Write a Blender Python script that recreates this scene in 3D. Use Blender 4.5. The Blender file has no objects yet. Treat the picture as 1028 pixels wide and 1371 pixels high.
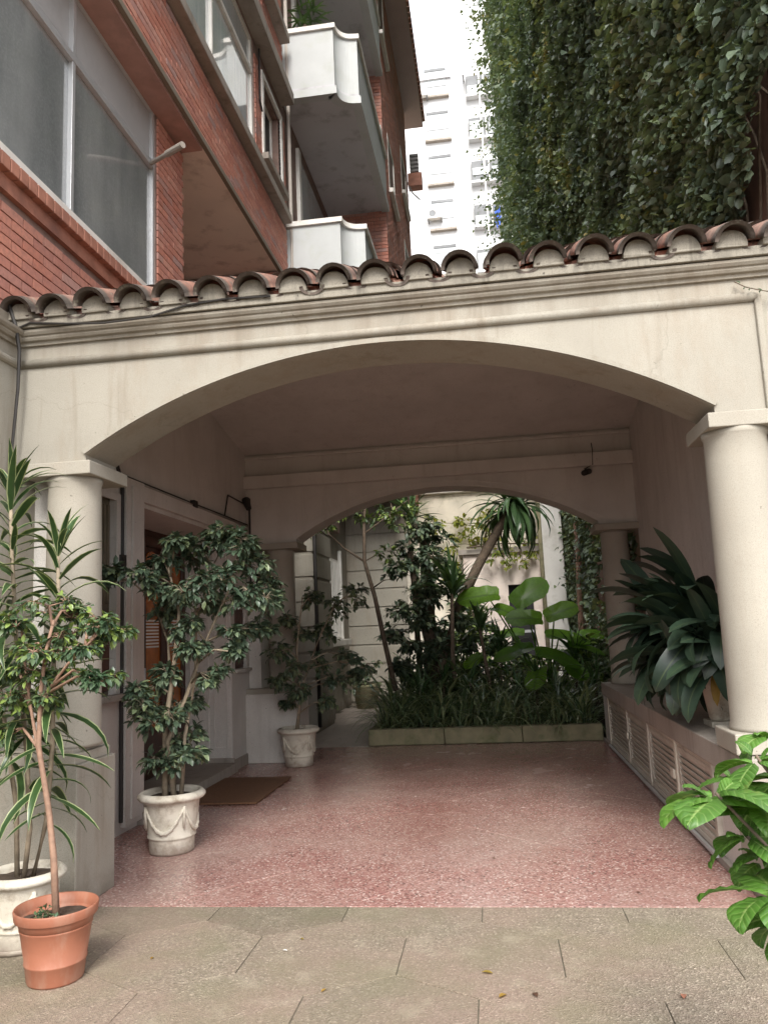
import bpy, math, random
import numpy as np
from mathutils import Vector, Matrix
R = math.radians
random.seed(7); rng = np.random.default_rng(7)
scene = bpy.context.scene
COL = scene.collection

# ------------------------------------------------------------------ camera
YAW, PITCH, ROLL, FPX, CAMZ = R(7.48), R(8.51), R(-2.53), 1054.0, 1.5
_f = Vector((-math.sin(YAW)*math.cos(PITCH), math.cos(YAW)*math.cos(PITCH), math.sin(PITCH)))
_r = Vector((math.cos(YAW), math.sin(YAW), 0)); _u = _r.cross(_f)
RIGHT = math.cos(ROLL)*_r + math.sin(ROLL)*_u
UP = -math.sin(ROLL)*_r + math.cos(ROLL)*_u
CAM = Vector((0, 0, CAMZ))
cam_data = bpy.data.cameras.new('camera'); cam = bpy.data.objects.new('camera', cam_data); COL.objects.link(cam)
cam.matrix_world = Matrix(((RIGHT.x, UP.x, -_f.x, 0), (RIGHT.y, UP.y, -_f.y, 0), (RIGHT.z, UP.z, -_f.z, CAMZ), (0, 0, 0, 1)))
cam_data.sensor_fit = 'HORIZONTAL'; cam_data.sensor_width = 36; cam_data.lens = FPX/1028*36
cam_data.clip_start = 0.05; cam_data.clip_end = 600
scene.camera = cam

# ------------------------------------------------------------------ sky and sun (bright overcast day)
SUN_EL, SUN_AZ = 42, 175          # azimuth from +Y clockwise: the light comes over the camera's shoulder
world = bpy.data.worlds.new('World'); scene.world = world; world.use_nodes = True
nt = world.node_tree; nt.nodes.clear()
sky = nt.nodes.new('ShaderNodeTexSky'); sky.sky_type = 'NISHITA'; sky.sun_disc = False
sky.sun_elevation = R(SUN_EL); sky.sun_rotation = R(SUN_AZ); sky.dust_density = 6; sky.air_density = 1.2
bw = nt.nodes.new('ShaderNodeRGBToBW'); mx = nt.nodes.new('ShaderNodeMix'); mx.data_type = 'RGBA'; mx.inputs[0].default_value = 0.8
ov = nt.nodes.new('ShaderNodeMix'); ov.data_type = 'RGBA'; ov.inputs[0].default_value = 0.65; ov.inputs[7].default_value = (6.3, 6.5, 6.9, 1)   # even cloud layer
bg = nt.nodes.new('ShaderNodeBackground'); bg.inputs[1].default_value = 0.15
wo = nt.nodes.new('ShaderNodeOutputWorld')
nt.links.new(sky.outputs[0], bw.inputs[0]); nt.links.new(sky.outputs[0], mx.inputs[6]); nt.links.new(bw.outputs[0], mx.inputs[7])
nt.links.new(mx.outputs[2], ov.inputs[6]); nt.links.new(ov.outputs[2], bg.inputs[0]); nt.links.new(bg.outputs[0], wo.inputs[0])
sun_d = bpy.data.lights.new('sun', 'SUN'); sun_d.energy = 1.5; sun_d.angle = R(24); sun_d.color = (1, .955, .88)
sun = bpy.data.objects.new('sun', sun_d); COL.objects.link(sun)
sd = Vector((math.sin(R(SUN_AZ))*math.cos(R(SUN_EL)), math.cos(R(SUN_AZ))*math.cos(R(SUN_EL)), math.sin(R(SUN_EL))))
sun.rotation_euler = sd.to_track_quat('Z', 'Y').to_euler(); sun.location = (0, -5, 20)
vs = scene.view_settings; vs.view_transform = 'Standard'; vs.look = 'None'; vs.exposure = 1.42; vs.gamma = 1; vs.use_curve_mapping = False
scene.cycles.max_bounces = 8; scene.cycles.diffuse_bounces = 5; scene.cycles.transmission_bounces = 4
scene.cycles.caustics_reflective = False; scene.cycles.caustics_refractive = False

# ------------------------------------------------------------------ helpers
def at(x, y, Y):
    """world point seen at photo pixel x, y at depth Y (authoring aid: turns measurements into metres)"""
    d = _f + RIGHT*((x-514)/FPX) - UP*((y-685.5)/FPX)
    return CAM + d*(Y/d.y)
def wloc(o):
    v = Vector((0, 0, 0))
    while o is not None: v += o.location; o = o.parent
    return v
class MB:
    def __init__(s): s.v = []; s.f = []; s.a = []; s.u = []
    def add(s, vs_, fs, rnd=0.0, us=None):
        n = len(s.v); s.v.extend([tuple(p) for p in vs_]); s.f.extend([tuple(i+n for i in q) for q in fs])
        s.a.extend([rnd]*len(vs_)); s.u.extend(us if us is not None else [0.0]*len(vs_))
        return s
    def box(s, x0, x1, y0, y1, z0, z1, rnd=0.0):
        return s.add([(x0,y0,z0),(x1,y0,z0),(x1,y1,z0),(x0,y1,z0),(x0,y0,z1),(x1,y0,z1),(x1,y1,z1),(x0,y1,z1)],
                     [(3,2,1,0),(4,5,6,7),(0,1,5,4),(1,2,6,5),(2,3,7,6),(3,0,4,7)], rnd)
    def prism(s, pts, d, rnd=0.0):
        """polygon pts (3D, planar) extruded along vector d"""
        n = len(pts); d = Vector(d); P = [Vector(p) for p in pts]
        s.add(P+[p+d for p in P], [tuple(range(n))[::-1], tuple(range(n, 2*n))]+[(i, (i+1) % n, (i+1) % n+n, i+n) for i in range(n)], rnd)
        return s
    def sweep(s, path, prof, closed=True):
        """profile given as list of (normal_offset, up_offset) fn: prof(i)-> list of 3D points at path[i]"""
        rings = [prof(p) for p in path]; m = len(rings[0]); vs_ = [q for r_ in rings for q in r_]; fs = []
        for i in range(len(path)-1):
            for j in range(m if closed else m-1):
                k = (j+1) % m; fs.append((i*m+j, i*m+k, (i+1)*m+k, (i+1)*m+j))
        if closed: fs += [tuple(range(m))[::-1], tuple((len(path)-1)*m+j for j in range(m))]
        return s.add(vs_, fs)
    def tube(s, pts, rad, n=6, rnd=0.0):
        P = [Vector(p) for p in pts]; rad = rad if isinstance(rad, (list, tuple)) else [rad]*len(P)
        vs_ = []; fs = []
        for i, p in enumerate(P):
            t = (P[min(i+1, len(P)-1)]-P[max(i-1, 0)]).normalized()
            a = t.cross(Vector((0.13, 0.21, 1)) if abs(t.z) < .95 else Vector((1, 0.1, 0))).normalized(); b = t.cross(a)
            for k in range(n):
                w = 2*math.pi*k/n; vs_.append(p+(a*math.cos(w)+b*math.sin(w))*rad[i])
        for i in range(len(P)-1):
            for k in range(n): fs.append((i*n+k, i*n+(k+1) % n, (i+1)*n+(k+1) % n, (i+1)*n+k))
        fs += [tuple(range(n))[::-1], tuple((len(P)-1)*n+k for k in range(n))]
        return s.add(vs_, fs, rnd)
    def lathe(s, cx, cy, prof, n=40):
        vs_ = []; fs = []; m = len(prof)
        for k in range(n):
            w = 2*math.pi*k/n
            for r_, z in prof: vs_.append((cx+r_*math.cos(w), cy+r_*math.sin(w), z))
        for k in range(n):
            for j in range(m-1): fs.append((k*m+j, ((k+1) % n)*m+j, ((k+1) % n)*m+j+1, k*m+j+1))
        fs += [tuple(k*m for k in range(n))[::-1], tuple(k*m+m-1 for k in range(n))]
        return s.add(vs_, fs)
    def mesh(s, name, off=Vector((0, 0, 0))):
        me = bpy.data.meshes.new(name)
        me.from_pydata([(p[0]-off.x, p[1]-off.y, p[2]-off.z) for p in s.v], [], s.f); me.validate(); me.update()
        if len(me.vertices) == len(s.a):
            at_ = me.attributes.new('rnd', 'FLOAT', 'POINT'); at_.data.foreach_set('value', np.array(s.a, dtype=np.float32))
            au = me.attributes.new('across', 'FLOAT', 'POINT'); au.data.foreach_set('value', np.array(s.u, dtype=np.float32))
        return me
    def build(s, name, mat, parent=None, bevel=0.0, smooth=False, seg=2, kind=None):
        off = wloc(parent) if parent is not None else Vector((0, 0, 0))
        o = bpy.data.objects.new(name, s.mesh(name, off)); o.data.materials.append(mat); COL.objects.link(o)
        if parent is not None: o.parent = parent
        if smooth: o.data.polygons.foreach_set('use_smooth', [True]*len(o.data.polygons))
        if bevel:
            m = o.modifiers.new('bevel', 'BEVEL'); m.width = bevel; m.segments = seg; m.limit_method = 'ANGLE'; m.angle_limit = R(40)
        if kind: o['kind'] = kind
        return o
def tag(o, label, cat, group=None):
    o['label'] = label; o['category'] = cat
    if group: o['group'] = group
    return o
def thing(name, label, cat, loc=(0, 0, 0), group=None):
    o = bpy.data.objects.new(name, None); COL.objects.link(o); o.location = loc; o.empty_display_size = .1
    return tag(o, label, cat, group)
def setting(name, loc=(0, 0, 0)):
    o = bpy.data.objects.new(name, None); COL.objects.link(o); o.location = loc; o['kind'] = 'structure'; return o
def inst(name, me, M, parent):
    """one more object of a shared mesh; M is its world matrix"""
    o = bpy.data.objects.new(name, me); COL.objects.link(o); o.parent = parent
    w = wloc(parent); M = M.copy(); M.translation -= w; o.matrix_local = M
    return o
def copy_tree(o, parent=None):
    c = o.copy(); COL.objects.link(c); c.parent = parent
    for ch in list(o.children): copy_tree(ch, c)
    return c

# ------------------------------------------------------------------ materials
def newmat(name):
    m = bpy.data.materials.new(name); m.use_nodes = True; n = m.node_tree.nodes; n.clear()
    out = n.new('ShaderNodeOutputMaterial'); b = n.new('ShaderNodeBsdfPrincipled'); m.node_tree.links.new(b.outputs[0], out.inputs[0])
    return m, n, m.node_tree.links, b, out
def pos(n): return n.new('ShaderNodeNewGeometry').outputs['Position']
def noise(n, l, scale, detail=4, rough=.55, vec=None, stretch=None):
    t = n.new('ShaderNodeTexNoise'); t.inputs['Scale'].default_value = scale; t.inputs['Detail'].default_value = detail; t.inputs['Roughness'].default_value = rough
    v = vec or pos(n)
    if stretch:
        mp = n.new('ShaderNodeMapping'); mp.inputs['Scale'].default_value = stretch; l.new(v, mp.inputs[0]); v = mp.outputs[0]
    l.new(v, t.inputs['Vector']); return t.outputs['Fac']
def ramp(n, l, fac, stops):
    r_ = n.new('ShaderNodeValToRGB'); e = r_.color_ramp.elements
    while len(e) < len(stops): e.new(.5)
    for i, (p, c) in enumerate(stops):
        e[i].position = p; e[i].color = (c, c, c, 1) if not isinstance(c, tuple) else (*c, 1)
    l.new(fac, r_.inputs[0]); return r_.outputs[0]
def mixc(n, l, fac, a, b, mode='MIX'):
    m = n.new('ShaderNodeMix'); m.data_type = 'RGBA'; m.blend_type = mode
    if isinstance(fac, (int, float)): m.inputs[0].default_value = fac
    else: l.new(fac, m.inputs[0])
    for i, c in ((6, a), (7, b)):
        if isinstance(c, tuple): m.inputs[i].default_value = (*c, 1)
        else: l.new(c, m.inputs[i])
    return m.outputs[2]
def bump(n, l, b, h, strength=.3, dist=.01):
    bp = n.new('ShaderNodeBump'); bp.inputs['Strength'].default_value = strength; bp.inputs['Distance'].default_value = dist
    l.new(h, bp.inputs['Height']); l.new(bp.outputs[0], b.inputs['Normal'])
def plain(name, col, rough=.6, var=.12, scale=6, spec=.4, metal=0, bs=60, bst=.15, dirt=None, dirt_scale=2.5, dlo=.52, dhi=.75, stretch=None):
    m, n, l, b, out = newmat(name)
    c = mixc(n, l, ramp(n, l, noise(n, l, scale), [(.3, 0.), (.7, 1.)]), tuple(x*(1-var) for x in col), tuple(min(1, x*(1+var)) for x in col))
    if dirt: c = mixc(n, l, ramp(n, l, noise(n, l, dirt_scale, 6, .65, stretch=stretch), [(dlo, 0.), (dhi, .85)]), c, dirt)
    l.new(c, b.inputs['Base Color']); b.inputs['Roughness'].default_value = rough; b.inputs['Metallic'].default_value = metal
    b.inputs['Specular IOR Level'].default_value = spec
    if bst: bump(n, l, b, noise(n, l, bs, 3), bst, .004)
    return m
def ramp_in(n, l, v, a, b_):
    m = n.new('ShaderNodeMapRange'); m.inputs[1].default_value = a; m.inputs[2].default_value = b_; l.new(v, m.inputs[0]); return m.outputs[0]
def stucco(name, col, stain, amt=.5, fine=230, drip=False):
    m, n, l, b, out = newmat(name)
    c = mixc(n, l, ramp(n, l, noise(n, l, 1.7, 5, .6), [(.35, 0.), (.7, 1.)]), col, tuple(x*.86 for x in col))
    c = mixc(n, l, ramp(n, l, noise(n, l, 3.2, 7, .7, stretch=(1, 1, .35)), [(.5, 0.), (.78, amt)]), c, stain)
    c = mixc(n, l, ramp(n, l, noise(n, l, 7, 6, .7, stretch=(1, 1, .07)), [(.54, 0.), (.74, amt*.8)]), c, tuple(x*.75 for x in stain))
    if drip:
        sp = n.new('ShaderNodeSeparateXYZ'); l.new(pos(n), sp.inputs[0])
        da = n.new('ShaderNodeMath'); da.operation = 'MULTIPLY_ADD'; da.inputs[1].default_value = .9; l.new(noise(n, l, 5, 6, .7, stretch=(1, 1, .05)), da.inputs[0]); l.new(sp.outputs[2], da.inputs[2])
        c = mixc(n, l, ramp(n, l, ramp_in(n, l, da.outputs[0], 3.70, 4.12), [(0, 0.), (1, .75)]), c, tuple(x*.62 for x in stain))
        db = n.new('ShaderNodeMath'); db.operation = 'MULTIPLY_ADD'; db.inputs[1].default_value = .5; l.new(noise(n, l, 6, 6, .7), db.inputs[0]); l.new(sp.outputs[2], db.inputs[2])
        c = mixc(n, l, ramp(n, l, ramp_in(n, l, db.outputs[0], .42, .24), [(0, 0.), (1, .6)]), c, tuple(x*.55 for x in stain))
    vo = n.new('ShaderNodeTexVoronoi'); vo.feature = 'DISTANCE_TO_EDGE'; vo.inputs['Scale'].default_value = .9
    nw = n.new('ShaderNodeTexNoise'); nw.inputs['Scale'].default_value = 3; nw.inputs['Detail'].default_value = 6; l.new(pos(n), nw.inputs['Vector'])
    va = n.new('ShaderNodeMix'); va.data_type = 'VECTOR'; va.inputs[0].default_value = .3; l.new(pos(n), va.inputs[4]); l.new(nw.outputs['Color'], va.inputs[5]); l.new(va.outputs[1], vo.inputs['Vector'])
    c = mixc(n, l, ramp(n, l, vo.outputs['Distance'], [(.0, .22*min(1, amt*1.4)), (.0035, 0.)]), c, tuple(x*.45 for x in stain))
    c = mixc(n, l, ramp(n, l, noise(n, l, fine, 2, .6), [(.36, .55), (.5, 0.)]), c, tuple(x*.55 for x in col))
    c = mixc(n, l, ramp(n, l, noise(n, l, 34, 2, .5), [(.73, 0.), (.78, .7)]), c, tuple(x*.3 for x in stain))
    l.new(c, b.inputs['Base Color']); b.inputs['Roughness'].default_value = .85; b.inputs['Specular IOR Level'].default_value = .25
    bump(n, l, b, noise(n, l, fine*.7, 3, .7), .35, .004); return m
def leafmat(name, stops, rough=.35, trans=.18, edge=None, spec=.5, vein=None, objr=.5, lateral=False):
    m, n, l, b, out = newmat(name)
    a = n.new('ShaderNodeAttribute'); a.attribute_name = 'rnd'; oi = n.new('ShaderNodeObjectInfo')
    ad = n.new('ShaderNodeMath'); ad.operation = 'ADD'; l.new(a.outputs['Fac'], ad.inputs[0])
    ml = n.new('ShaderNodeMath'); ml.operation = 'MULTIPLY'; ml.inputs[1].default_value = objr; l.new(oi.outputs['Random'], ml.inputs[0]); l.new(ml.outputs[0], ad.inputs[1])
    c = ramp(n, l, ad.outputs[0], stops)
    c = mixc(n, l, ramp(n, l, noise(n, l, 30, 2), [(.35, 0.), (.7, .35)]), c, tuple(x*.5 for x in stops[0][1]))
    if edge or vein:
        ac = n.new('ShaderNodeAttribute'); ac.attribute_name = 'across'
        ab = n.new('ShaderNodeMath'); ab.operation = 'ABSOLUTE'; l.new(ac.outputs['Fac'], ab.inputs[0])
        if edge: c = mixc(n, l, ramp(n, l, ab.outputs[0], [(.72, 0.), (.8, 1.)]), c, edge)
        if vein: c = mixc(n, l, ramp(n, l, ab.outputs[0], [(.02, .8), (.1, 0.)]), c, vein)
    if lateral:
        al = n.new('ShaderNodeAttribute'); al.attribute_name = 'along'
        m1 = n.new('ShaderNodeMath'); m1.operation = 'MULTIPLY_ADD'; m1.inputs[1].default_value = -.16; l.new(ab.outputs[0], m1.inputs[0]); l.new(al.outputs['Fac'], m1.inputs[2])
        m2 = n.new('ShaderNodeMath'); m2.operation = 'MULTIPLY'; m2.inputs[1].default_value = 52; l.new(m1.outputs[0], m2.inputs[0])
        m3 = n.new('ShaderNodeMath'); m3.operation = 'SINE'; l.new(m2.outputs[0], m3.inputs[0])
        c = mixc(n, l, ramp(n, l, m3.outputs[0], [(.78, 0.), (1., .3)]), c, (.26, .38, .12)); bump(n, l, b, m3.outputs[0], .25, .003)
        c = mixc(n, l, ramp(n, l, noise(n, l, 14, 5, .7), [(.6, 0.), (.75, .6)]), c, (.20, .19, .05))
    l.new(c, b.inputs['Base Color']); b.inputs['Roughness'].default_value = rough; b.inputs['Specular IOR Level'].default_value = spec
    tr = n.new('ShaderNodeBsdfTranslucent'); l.new(mixc(n, l, 1., c, (1., 1., .45), 'MULTIPLY'), tr.inputs[0])
    ms = n.new('ShaderNodeMixShader'); ms.inputs[0].default_value = trans
    l.new(b.outputs[0], ms.inputs[1]); l.new(tr.outputs[0], ms.inputs[2]); l.new(ms.outputs[0], out.inputs[0]); return m

def potmat():
    m, n, l, b, out = newmat('painted_concrete_pot')
    c = mixc(n, l, ramp(n, l, noise(n, l, 8), [(.3, 0.), (.7, 1.)]), (.53, .485, .40), (.60, .56, .48))
    c = mixc(n, l, ramp(n, l, noise(n, l, 10, 7, .7), [(.5, 0.), (.68, .8)]), c, (.26, .20, .145))
    sp = n.new('ShaderNodeSeparateXYZ'); l.new(pos(n), sp.inputs[0])
    ad = n.new('ShaderNodeMath'); ad.operation = 'MULTIPLY_ADD'; ad.inputs[1].default_value = .16; l.new(noise(n, l, 14, 5, .65), ad.inputs[0]); l.new(sp.outputs[2], ad.inputs[2])
    c = mixc(n, l, ramp(n, l, ad.outputs[0], [(.09, .75), (.17, 0.)]), c, (.20, .15, .12))      # soil splashes round the foot
    l.new(c, b.inputs['Base Color']); b.inputs['Roughness'].default_value = .85; bump(n, l, b, noise(n, l, 110, 4, .7), .55, .004); return m
M_ST = stucco('stucco_cream', (.355, .33, .28), (.27, .215, .16), .75, drip=True)
M_ST2 = stucco('stucco_inner', (.64, .61, .57), (.42, .37, .32), .4)
M_COL = stucco('cast_stone', (.385, .355, .30), (.40, .33, .26), .35, 300)
M_LEDGE = stucco('ledge_stone', (.36, .32, .28), (.17, .15, .125), .7, 200)
M_DIRTST = stucco('stained_mortar', (.29, .265, .22), (.07, .062, .052), 1.0, 150)
M_WHITE = plain('white_paint', (.72, .70, .66), .5, .06, 3, dirt=(.45, .42, .36))
M_FAR = plain('far_white_wall', (.60, .605, .61), .8, .05, .3, dirt=(.42, .42, .42), dirt_scale=.35, dlo=.55, dhi=.8, bst=0, stretch=(1, 1, .3))
M_FARD = plain('far_window_recess', (.15, .155, .16), .6, .3, 1.2, bst=0)
M_FARG = plain('far_blind', (.34, .36, .375), .5, .1, 2, bst=0)
M_GREY = plain('balcony_underside', (.52, .52, .54), .8, .06, 1.2, dirt=(.25, .24, .24))
M_BALC = plain('balcony_panel', (.48, .50, .50), .7, .05, 3, dirt=(.42, .44, .40))
M_ALU = plain('aluminium_frame', (.55, .56, .57), .35, .06, 4, metal=.4, bst=0)
M_CAB = plain('cabinet_paint', (.52, .48, .41), .5, .08, 5, dirt=(.2, .16, .12))
M_CREAMP = plain('cream_gloss_paint', (.66, .62, .52), .4, .05, 5, dirt=(.4, .34, .25))
M_WOOD = plain('dark_varnished_wood', (.055, .022, .014), .35, .35, 9, bst=.1)
M_AMBER = plain('amber_glass', (.36, .115, .02), .18, .25, 7, spec=.6, bst=0)
M_DARK = plain('dark_opening', (.02, .02, .02), .5, .2, 4, bst=0)
M_CABLE = plain('black_cable', (.025, .022, .02), .6, .1, 4, bst=0)
M_PIPE = plain('painted_pipe', (.40, .36, .32), .5, .08, 4, bst=0)
M_SOIL = plain('soil', (.06, .042, .03), .95, .4, 22, bs=70, bst=.9)
M_MAT = plain('coir_mat', (.15, .075, .04), .95, .25, 60, bs=260, bst=.8)
M_BARK = plain('bark', (.12, .09, .065), .9, .35, 16, bs=45, bst=.7)
M_STEM = plain('pink_brown_stem', (.27, .165, .115), .75, .25, 26, bs=80, bst=.4)
M_FSTEM = plain('pale_ficus_stem', (.26, .21, .15), .8, .25, 24, bs=80, bst=.4)
M_TERP = plain('terracotta_plastic', (.30, .115, .068), .55, .12, 5, dirt=(.36, .22, .16), dirt_scale=9, dlo=.5, dhi=.78, bst=.12, stretch=(1, 1, .4))
M_POT = potmat()
M_KERB = plain('mossy_concrete', (.25, .225, .14), .9, .2, 6, dirt=(.10, .12, .045), dirt_scale=4, bs=90, bst=.5)
M_MORTAR = plain('mortar', (.24, .165, .14), .95, .2, 9, bs=90, bst=.4)
M_REDSILL = plain('red_sill_brick', (.36, .165, .115), .75, .25, 7, dirt=(.2, .1, .08), bs=90, bst=.3)
M_SOFB = plain('soffit_red_render', (.40, .24, .205), .8, .15, 4, dirt=(.25, .17, .15))
M_EAVE = plain('pink_soffit_board', (.42, .32, .30), .7, .05, 2)
M_PATH = plain('grey_path_tile', (.36, .31, .275), .5, .14, 5, dirt=(.2, .17, .14), bs=160, bst=.3)
M_CLOTHB = plain('blue_cloth', (.05, .11, .5), .9, .1, 9, bst=0)
M_CLOTHG = plain('green_cloth', (.12, .6, .16), .9, .1, 9, bst=0)
M_OPEN = plain('grey_fittings', (.2, .2, .2), .6, .1, 4, bst=0)  # plain grey for brackets, vent louvres and hose
M_BEIGE = plain('beige_soffit_render', (.78, .68, .61), .85, .05, 2, dirt=(.38, .29, .25), bs=150)
M_LOOSE = plain('rough_back_wall', (.70, .64, .53), .9, .15, 2.5, dirt=(.22, .21, .12), dirt_scale=1.6, dlo=.48, dhi=.72, bs=60, bst=.5)
M_PINKW = plain('faded_pink_render', (.33, .21, .17), .9, .2, 3, dirt=(.12, .09, .07), bs=60, bst=.5)
M_SHUT = plain('reeded_shutter', (.14, .12, .085), .6, .15, 9, bst=.1)
M_MAIL = plain('brown_panel', (.085, .04, .03), .45, .3, 6, bst=.1)

def brickmat():
    m, n, l, b, out = newmat('red_brick')
    a = n.new('ShaderNodeAttribute'); a.attribute_name = 'rnd'; oi = n.new('ShaderNodeObjectInfo')
    ad = n.new('ShaderNodeMath'); ad.operation = 'ADD'; l.new(a.outputs['Fac'], ad.inputs[0]); l.new(oi.outputs['Random'], ad.inputs[1])
    fr = n.new('ShaderNodeMath'); fr.operation = 'FRACT'; l.new(ad.outputs[0], fr.inputs[0])
    c = ramp(n, l, fr.outputs[0], [(0, (.48, .185, .13)), (.3, (.58, .26, .19)), (.55, (.46, .20, .155)), (.75, (.62, .31, .235)), (.9, (.40, .26, .24)), (1, (.54, .22, .155))])
    c = mixc(n, l, ramp(n, l, noise(n, l, 24, 5, .65), [(.4, 0.), (.75, .55)]), c, (.22, .12, .10))
    c = mixc(n, l, ramp(n, l, noise(n, l, 1.3, 4), [(.5, 0.), (.8, .35)]), c, (.42, .30, .27))
    l.new(c, b.inputs['Base Color']); b.inputs['Roughness'].default_value = .85; b.inputs['Specular IOR Level'].default_value = .3
    bump(n, l, b, noise(n, l, 110, 4, .7), .5, .004); return m
M_BRICK = brickmat()
def tilemat():
    m, n, l, b, out = newmat('roof_terracotta')
    oi = n.new('ShaderNodeObjectInfo'); a = n.new('ShaderNodeAttribute'); a.attribute_name = 'across'
    c = ramp(n, l, oi.outputs['Random'], [(0, (.30, .125, .085)), (.4, (.37, .18, .125)), (.7, (.25, .115, .085)), (1, (.42, .26, .20))])
    c = mixc(n, l, ramp(n, l, noise(n, l, 12, 6, .7), [(.42, 0.), (.66, .8)]), c, (.10, .075, .06))
    c = mixc(n, l, ramp(n, l, noise(n, l, 5, 4), [(.6, 0.), (.75, .6)]), c, (.45, .40, .33))
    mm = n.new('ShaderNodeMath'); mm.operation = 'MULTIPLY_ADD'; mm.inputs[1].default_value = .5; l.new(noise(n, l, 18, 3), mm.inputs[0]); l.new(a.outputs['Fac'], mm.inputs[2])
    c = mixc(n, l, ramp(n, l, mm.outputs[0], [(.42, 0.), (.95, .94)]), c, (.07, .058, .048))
    c = mixc(n, l, ramp(n, l, noise(n, l, 26, 5, .7), [(.56, 0.), (.7, .6)]), c, (.24, .23, .17))
    l.new(c, b.inputs['Base Color']); b.inputs['Roughness'].default_value = .9; bump(n, l, b, noise(n, l, 70, 4, .7), .5, .005); return m
M_TILE = tilemat()
def lifted(n, l):
    mp = n.new('ShaderNodeMapping'); mp.inputs['Location'].default_value = (0, 0, 3.37); l.new(pos(n), mp.inputs[0]); return mp.outputs[0]
def terrazzo():
    m, n, l, b, out = newmat('pink_terrazzo'); P = lifted(n, l)
    v = n.new('ShaderNodeTexVoronoi'); v.voronoi_dimensions = '2D'; v.inputs['Scale'].default_value = 92; v.inputs['Randomness'].default_value = 1
    dist = n.new('ShaderNodeMix'); dist.data_type = 'VECTOR'; dist.inputs[0].default_value = .005
    nz = n.new('ShaderNodeTexNoise'); nz.inputs['Scale'].default_value = 25; p = P; l.new(p, nz.inputs['Vector'])
    l.new(p, dist.inputs[4]); l.new(nz.outputs['Color'], dist.inputs[5]); l.new(dist.outputs[1], v.inputs['Vector'])
    sp = n.new('ShaderNodeSeparateColor'); l.new(v.outputs['Color'], sp.inputs[0])
    c = ramp(n, l, sp.outputs[0], [(0, (.21, .095, .080)), (.10, (.08, .042, .038)), (.16, (.29, .135, .118)), (.40, (.34, .17, .148)), (.60, (.26, .118, .102)), (.72, (.44, .29, .255)), (.86, (.37, .20, .175)), (.92, (.66, .55, .50)), (1, (.34, .17, .15))])
    c = mixc(n, l, ramp(n, l, noise(n, l, 160, 3, vec=P), [(.4, 0.), (.7, .45)]), c, (.38, .24, .21))
    c = mixc(n, l, ramp(n, l, noise(n, l, 1.1, 5, .6, vec=P), [(.40, 0.), (.7, .6)]), c, (.40, .30, .26))
    c = mixc(n, l, ramp(n, l, noise(n, l, .8, 3, .5, vec=P, stretch=(1, .6, 1)), [(.5, 0.), (.75, .35)]), c, (.22, .085, .06))
    l.new(c, b.inputs['Base Color'])
    l.new(ramp(n, l, noise(n, l, 2.2, 6, .65, vec=P), [(.3, .13), (.7, .30)]), b.inputs['Roughness']); b.inputs['Specular IOR Level'].default_value = .55
    bump(n, l, b, noise(n, l, 9, 4, vec=P), .06, .01); return m
M_TERZ = terrazzo()
def aggregate():
    m, n, l, b, out = newmat('exposed_aggregate_paving'); P = lifted(n, l)
    v = n.new('ShaderNodeTexVoronoi'); v.voronoi_dimensions = '2D'; v.inputs['Scale'].default_value = 120; l.new(P, v.inputs['Vector'])
    sp = n.new('ShaderNodeSeparateColor'); l.new(v.outputs['Color'], sp.inputs[0])
    c = ramp(n, l, sp.outputs[0], [(0, (.15, .13, .095)), (.25, (.29, .255, .185)), (.5, (.23, .195, .15)), (.7, (.36, .315, .24)), (.85, (.19, .165, .125)), (1, (.52, .46, .36))])
    g = ramp(n, l, noise(n, l, 1.6, 5, .6, vec=P), [(.38, 0.), (.66, .55)])
    g = ramp(n, l, noise(n, l, 1.3, 5, .6, vec=P), [(.42, 0.), (.62, .5)]); c = mixc(n, l, g, c, (.33, .235, .19)); c = mixc(n, l, ramp(n, l, noise(n, l, 2.1, 6, .65, vec=P), [(.45, 0.), (.66, .5)]), c, (.21, .205, .12))
    oi = n.new('ShaderNodeObjectInfo'); c = mixc(n, l, 1., c, ramp(n, l, oi.outputs['Random'], [(0, (.68, .66, .65)), (.5, (.84, .81, .82)), (1, (.95, .89, .90))]), 'MULTIPLY')
    c = mixc(n, l, ramp(n, l, noise(n, l, 70, 3, .7, vec=P), [(.42, 0.), (.62, .35)]), c, (.17, .145, .105))
    c = mixc(n, l, ramp(n, l, noise(n, l, 6, 4, .6, vec=P), [(.55, 0.), (.8, .4)]), c, (.40, .36, .27))
    l.new(c, b.inputs['Base Color']); b.inputs['Roughness'].default_value = .9; b.inputs['Specular IOR Level'].default_value = .3
    bump(n, l, b, v.outputs['Distance'], .8, .005); return m
M_AGG = aggregate()
M_JOINT = plain('joint_grime', (.11, .098, .072), .95, .3, 20, bst=.3, bs=80)
def glassmat(name, tint, dust, rough, stretch=(1, 1, .12), dmax=.75):
    m, n, l, b, out = newmat(name)
    c = mixc(n, l, ramp(n, l, noise(n, l, 3.0, 6, .65, stretch=stretch), [(.35, 0.), (.75, dmax)]), tint, dust)
    c = mixc(n, l, ramp(n, l, noise(n, l, 55, 5, .75), [(.45, 0.), (.7, .7)]), c, dust); c = mixc(n, l, ramp(n, l, noise(n, l, 1.2, 3), [(.4, 0.), (.7, .5)]), c, tuple(x*.7 for x in tint))
    l.new(c, b.inputs['Base Color']); b.inputs['Roughness'].default_value = rough; b.inputs['Specular IOR Level'].default_value = .7
    b.inputs['Coat Weight'].default_value = 1; b.inputs['Coat Roughness'].default_value = .02; b.inputs['Coat IOR'].default_value = 1.7
    bump(n, l, b, noise(n, l, 2.0, 2), .03, .01); return m
M_GLASSD = glassmat('dusty_grey_glass', (.16, .175, .18), (.36, .375, .37), .4)
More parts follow.
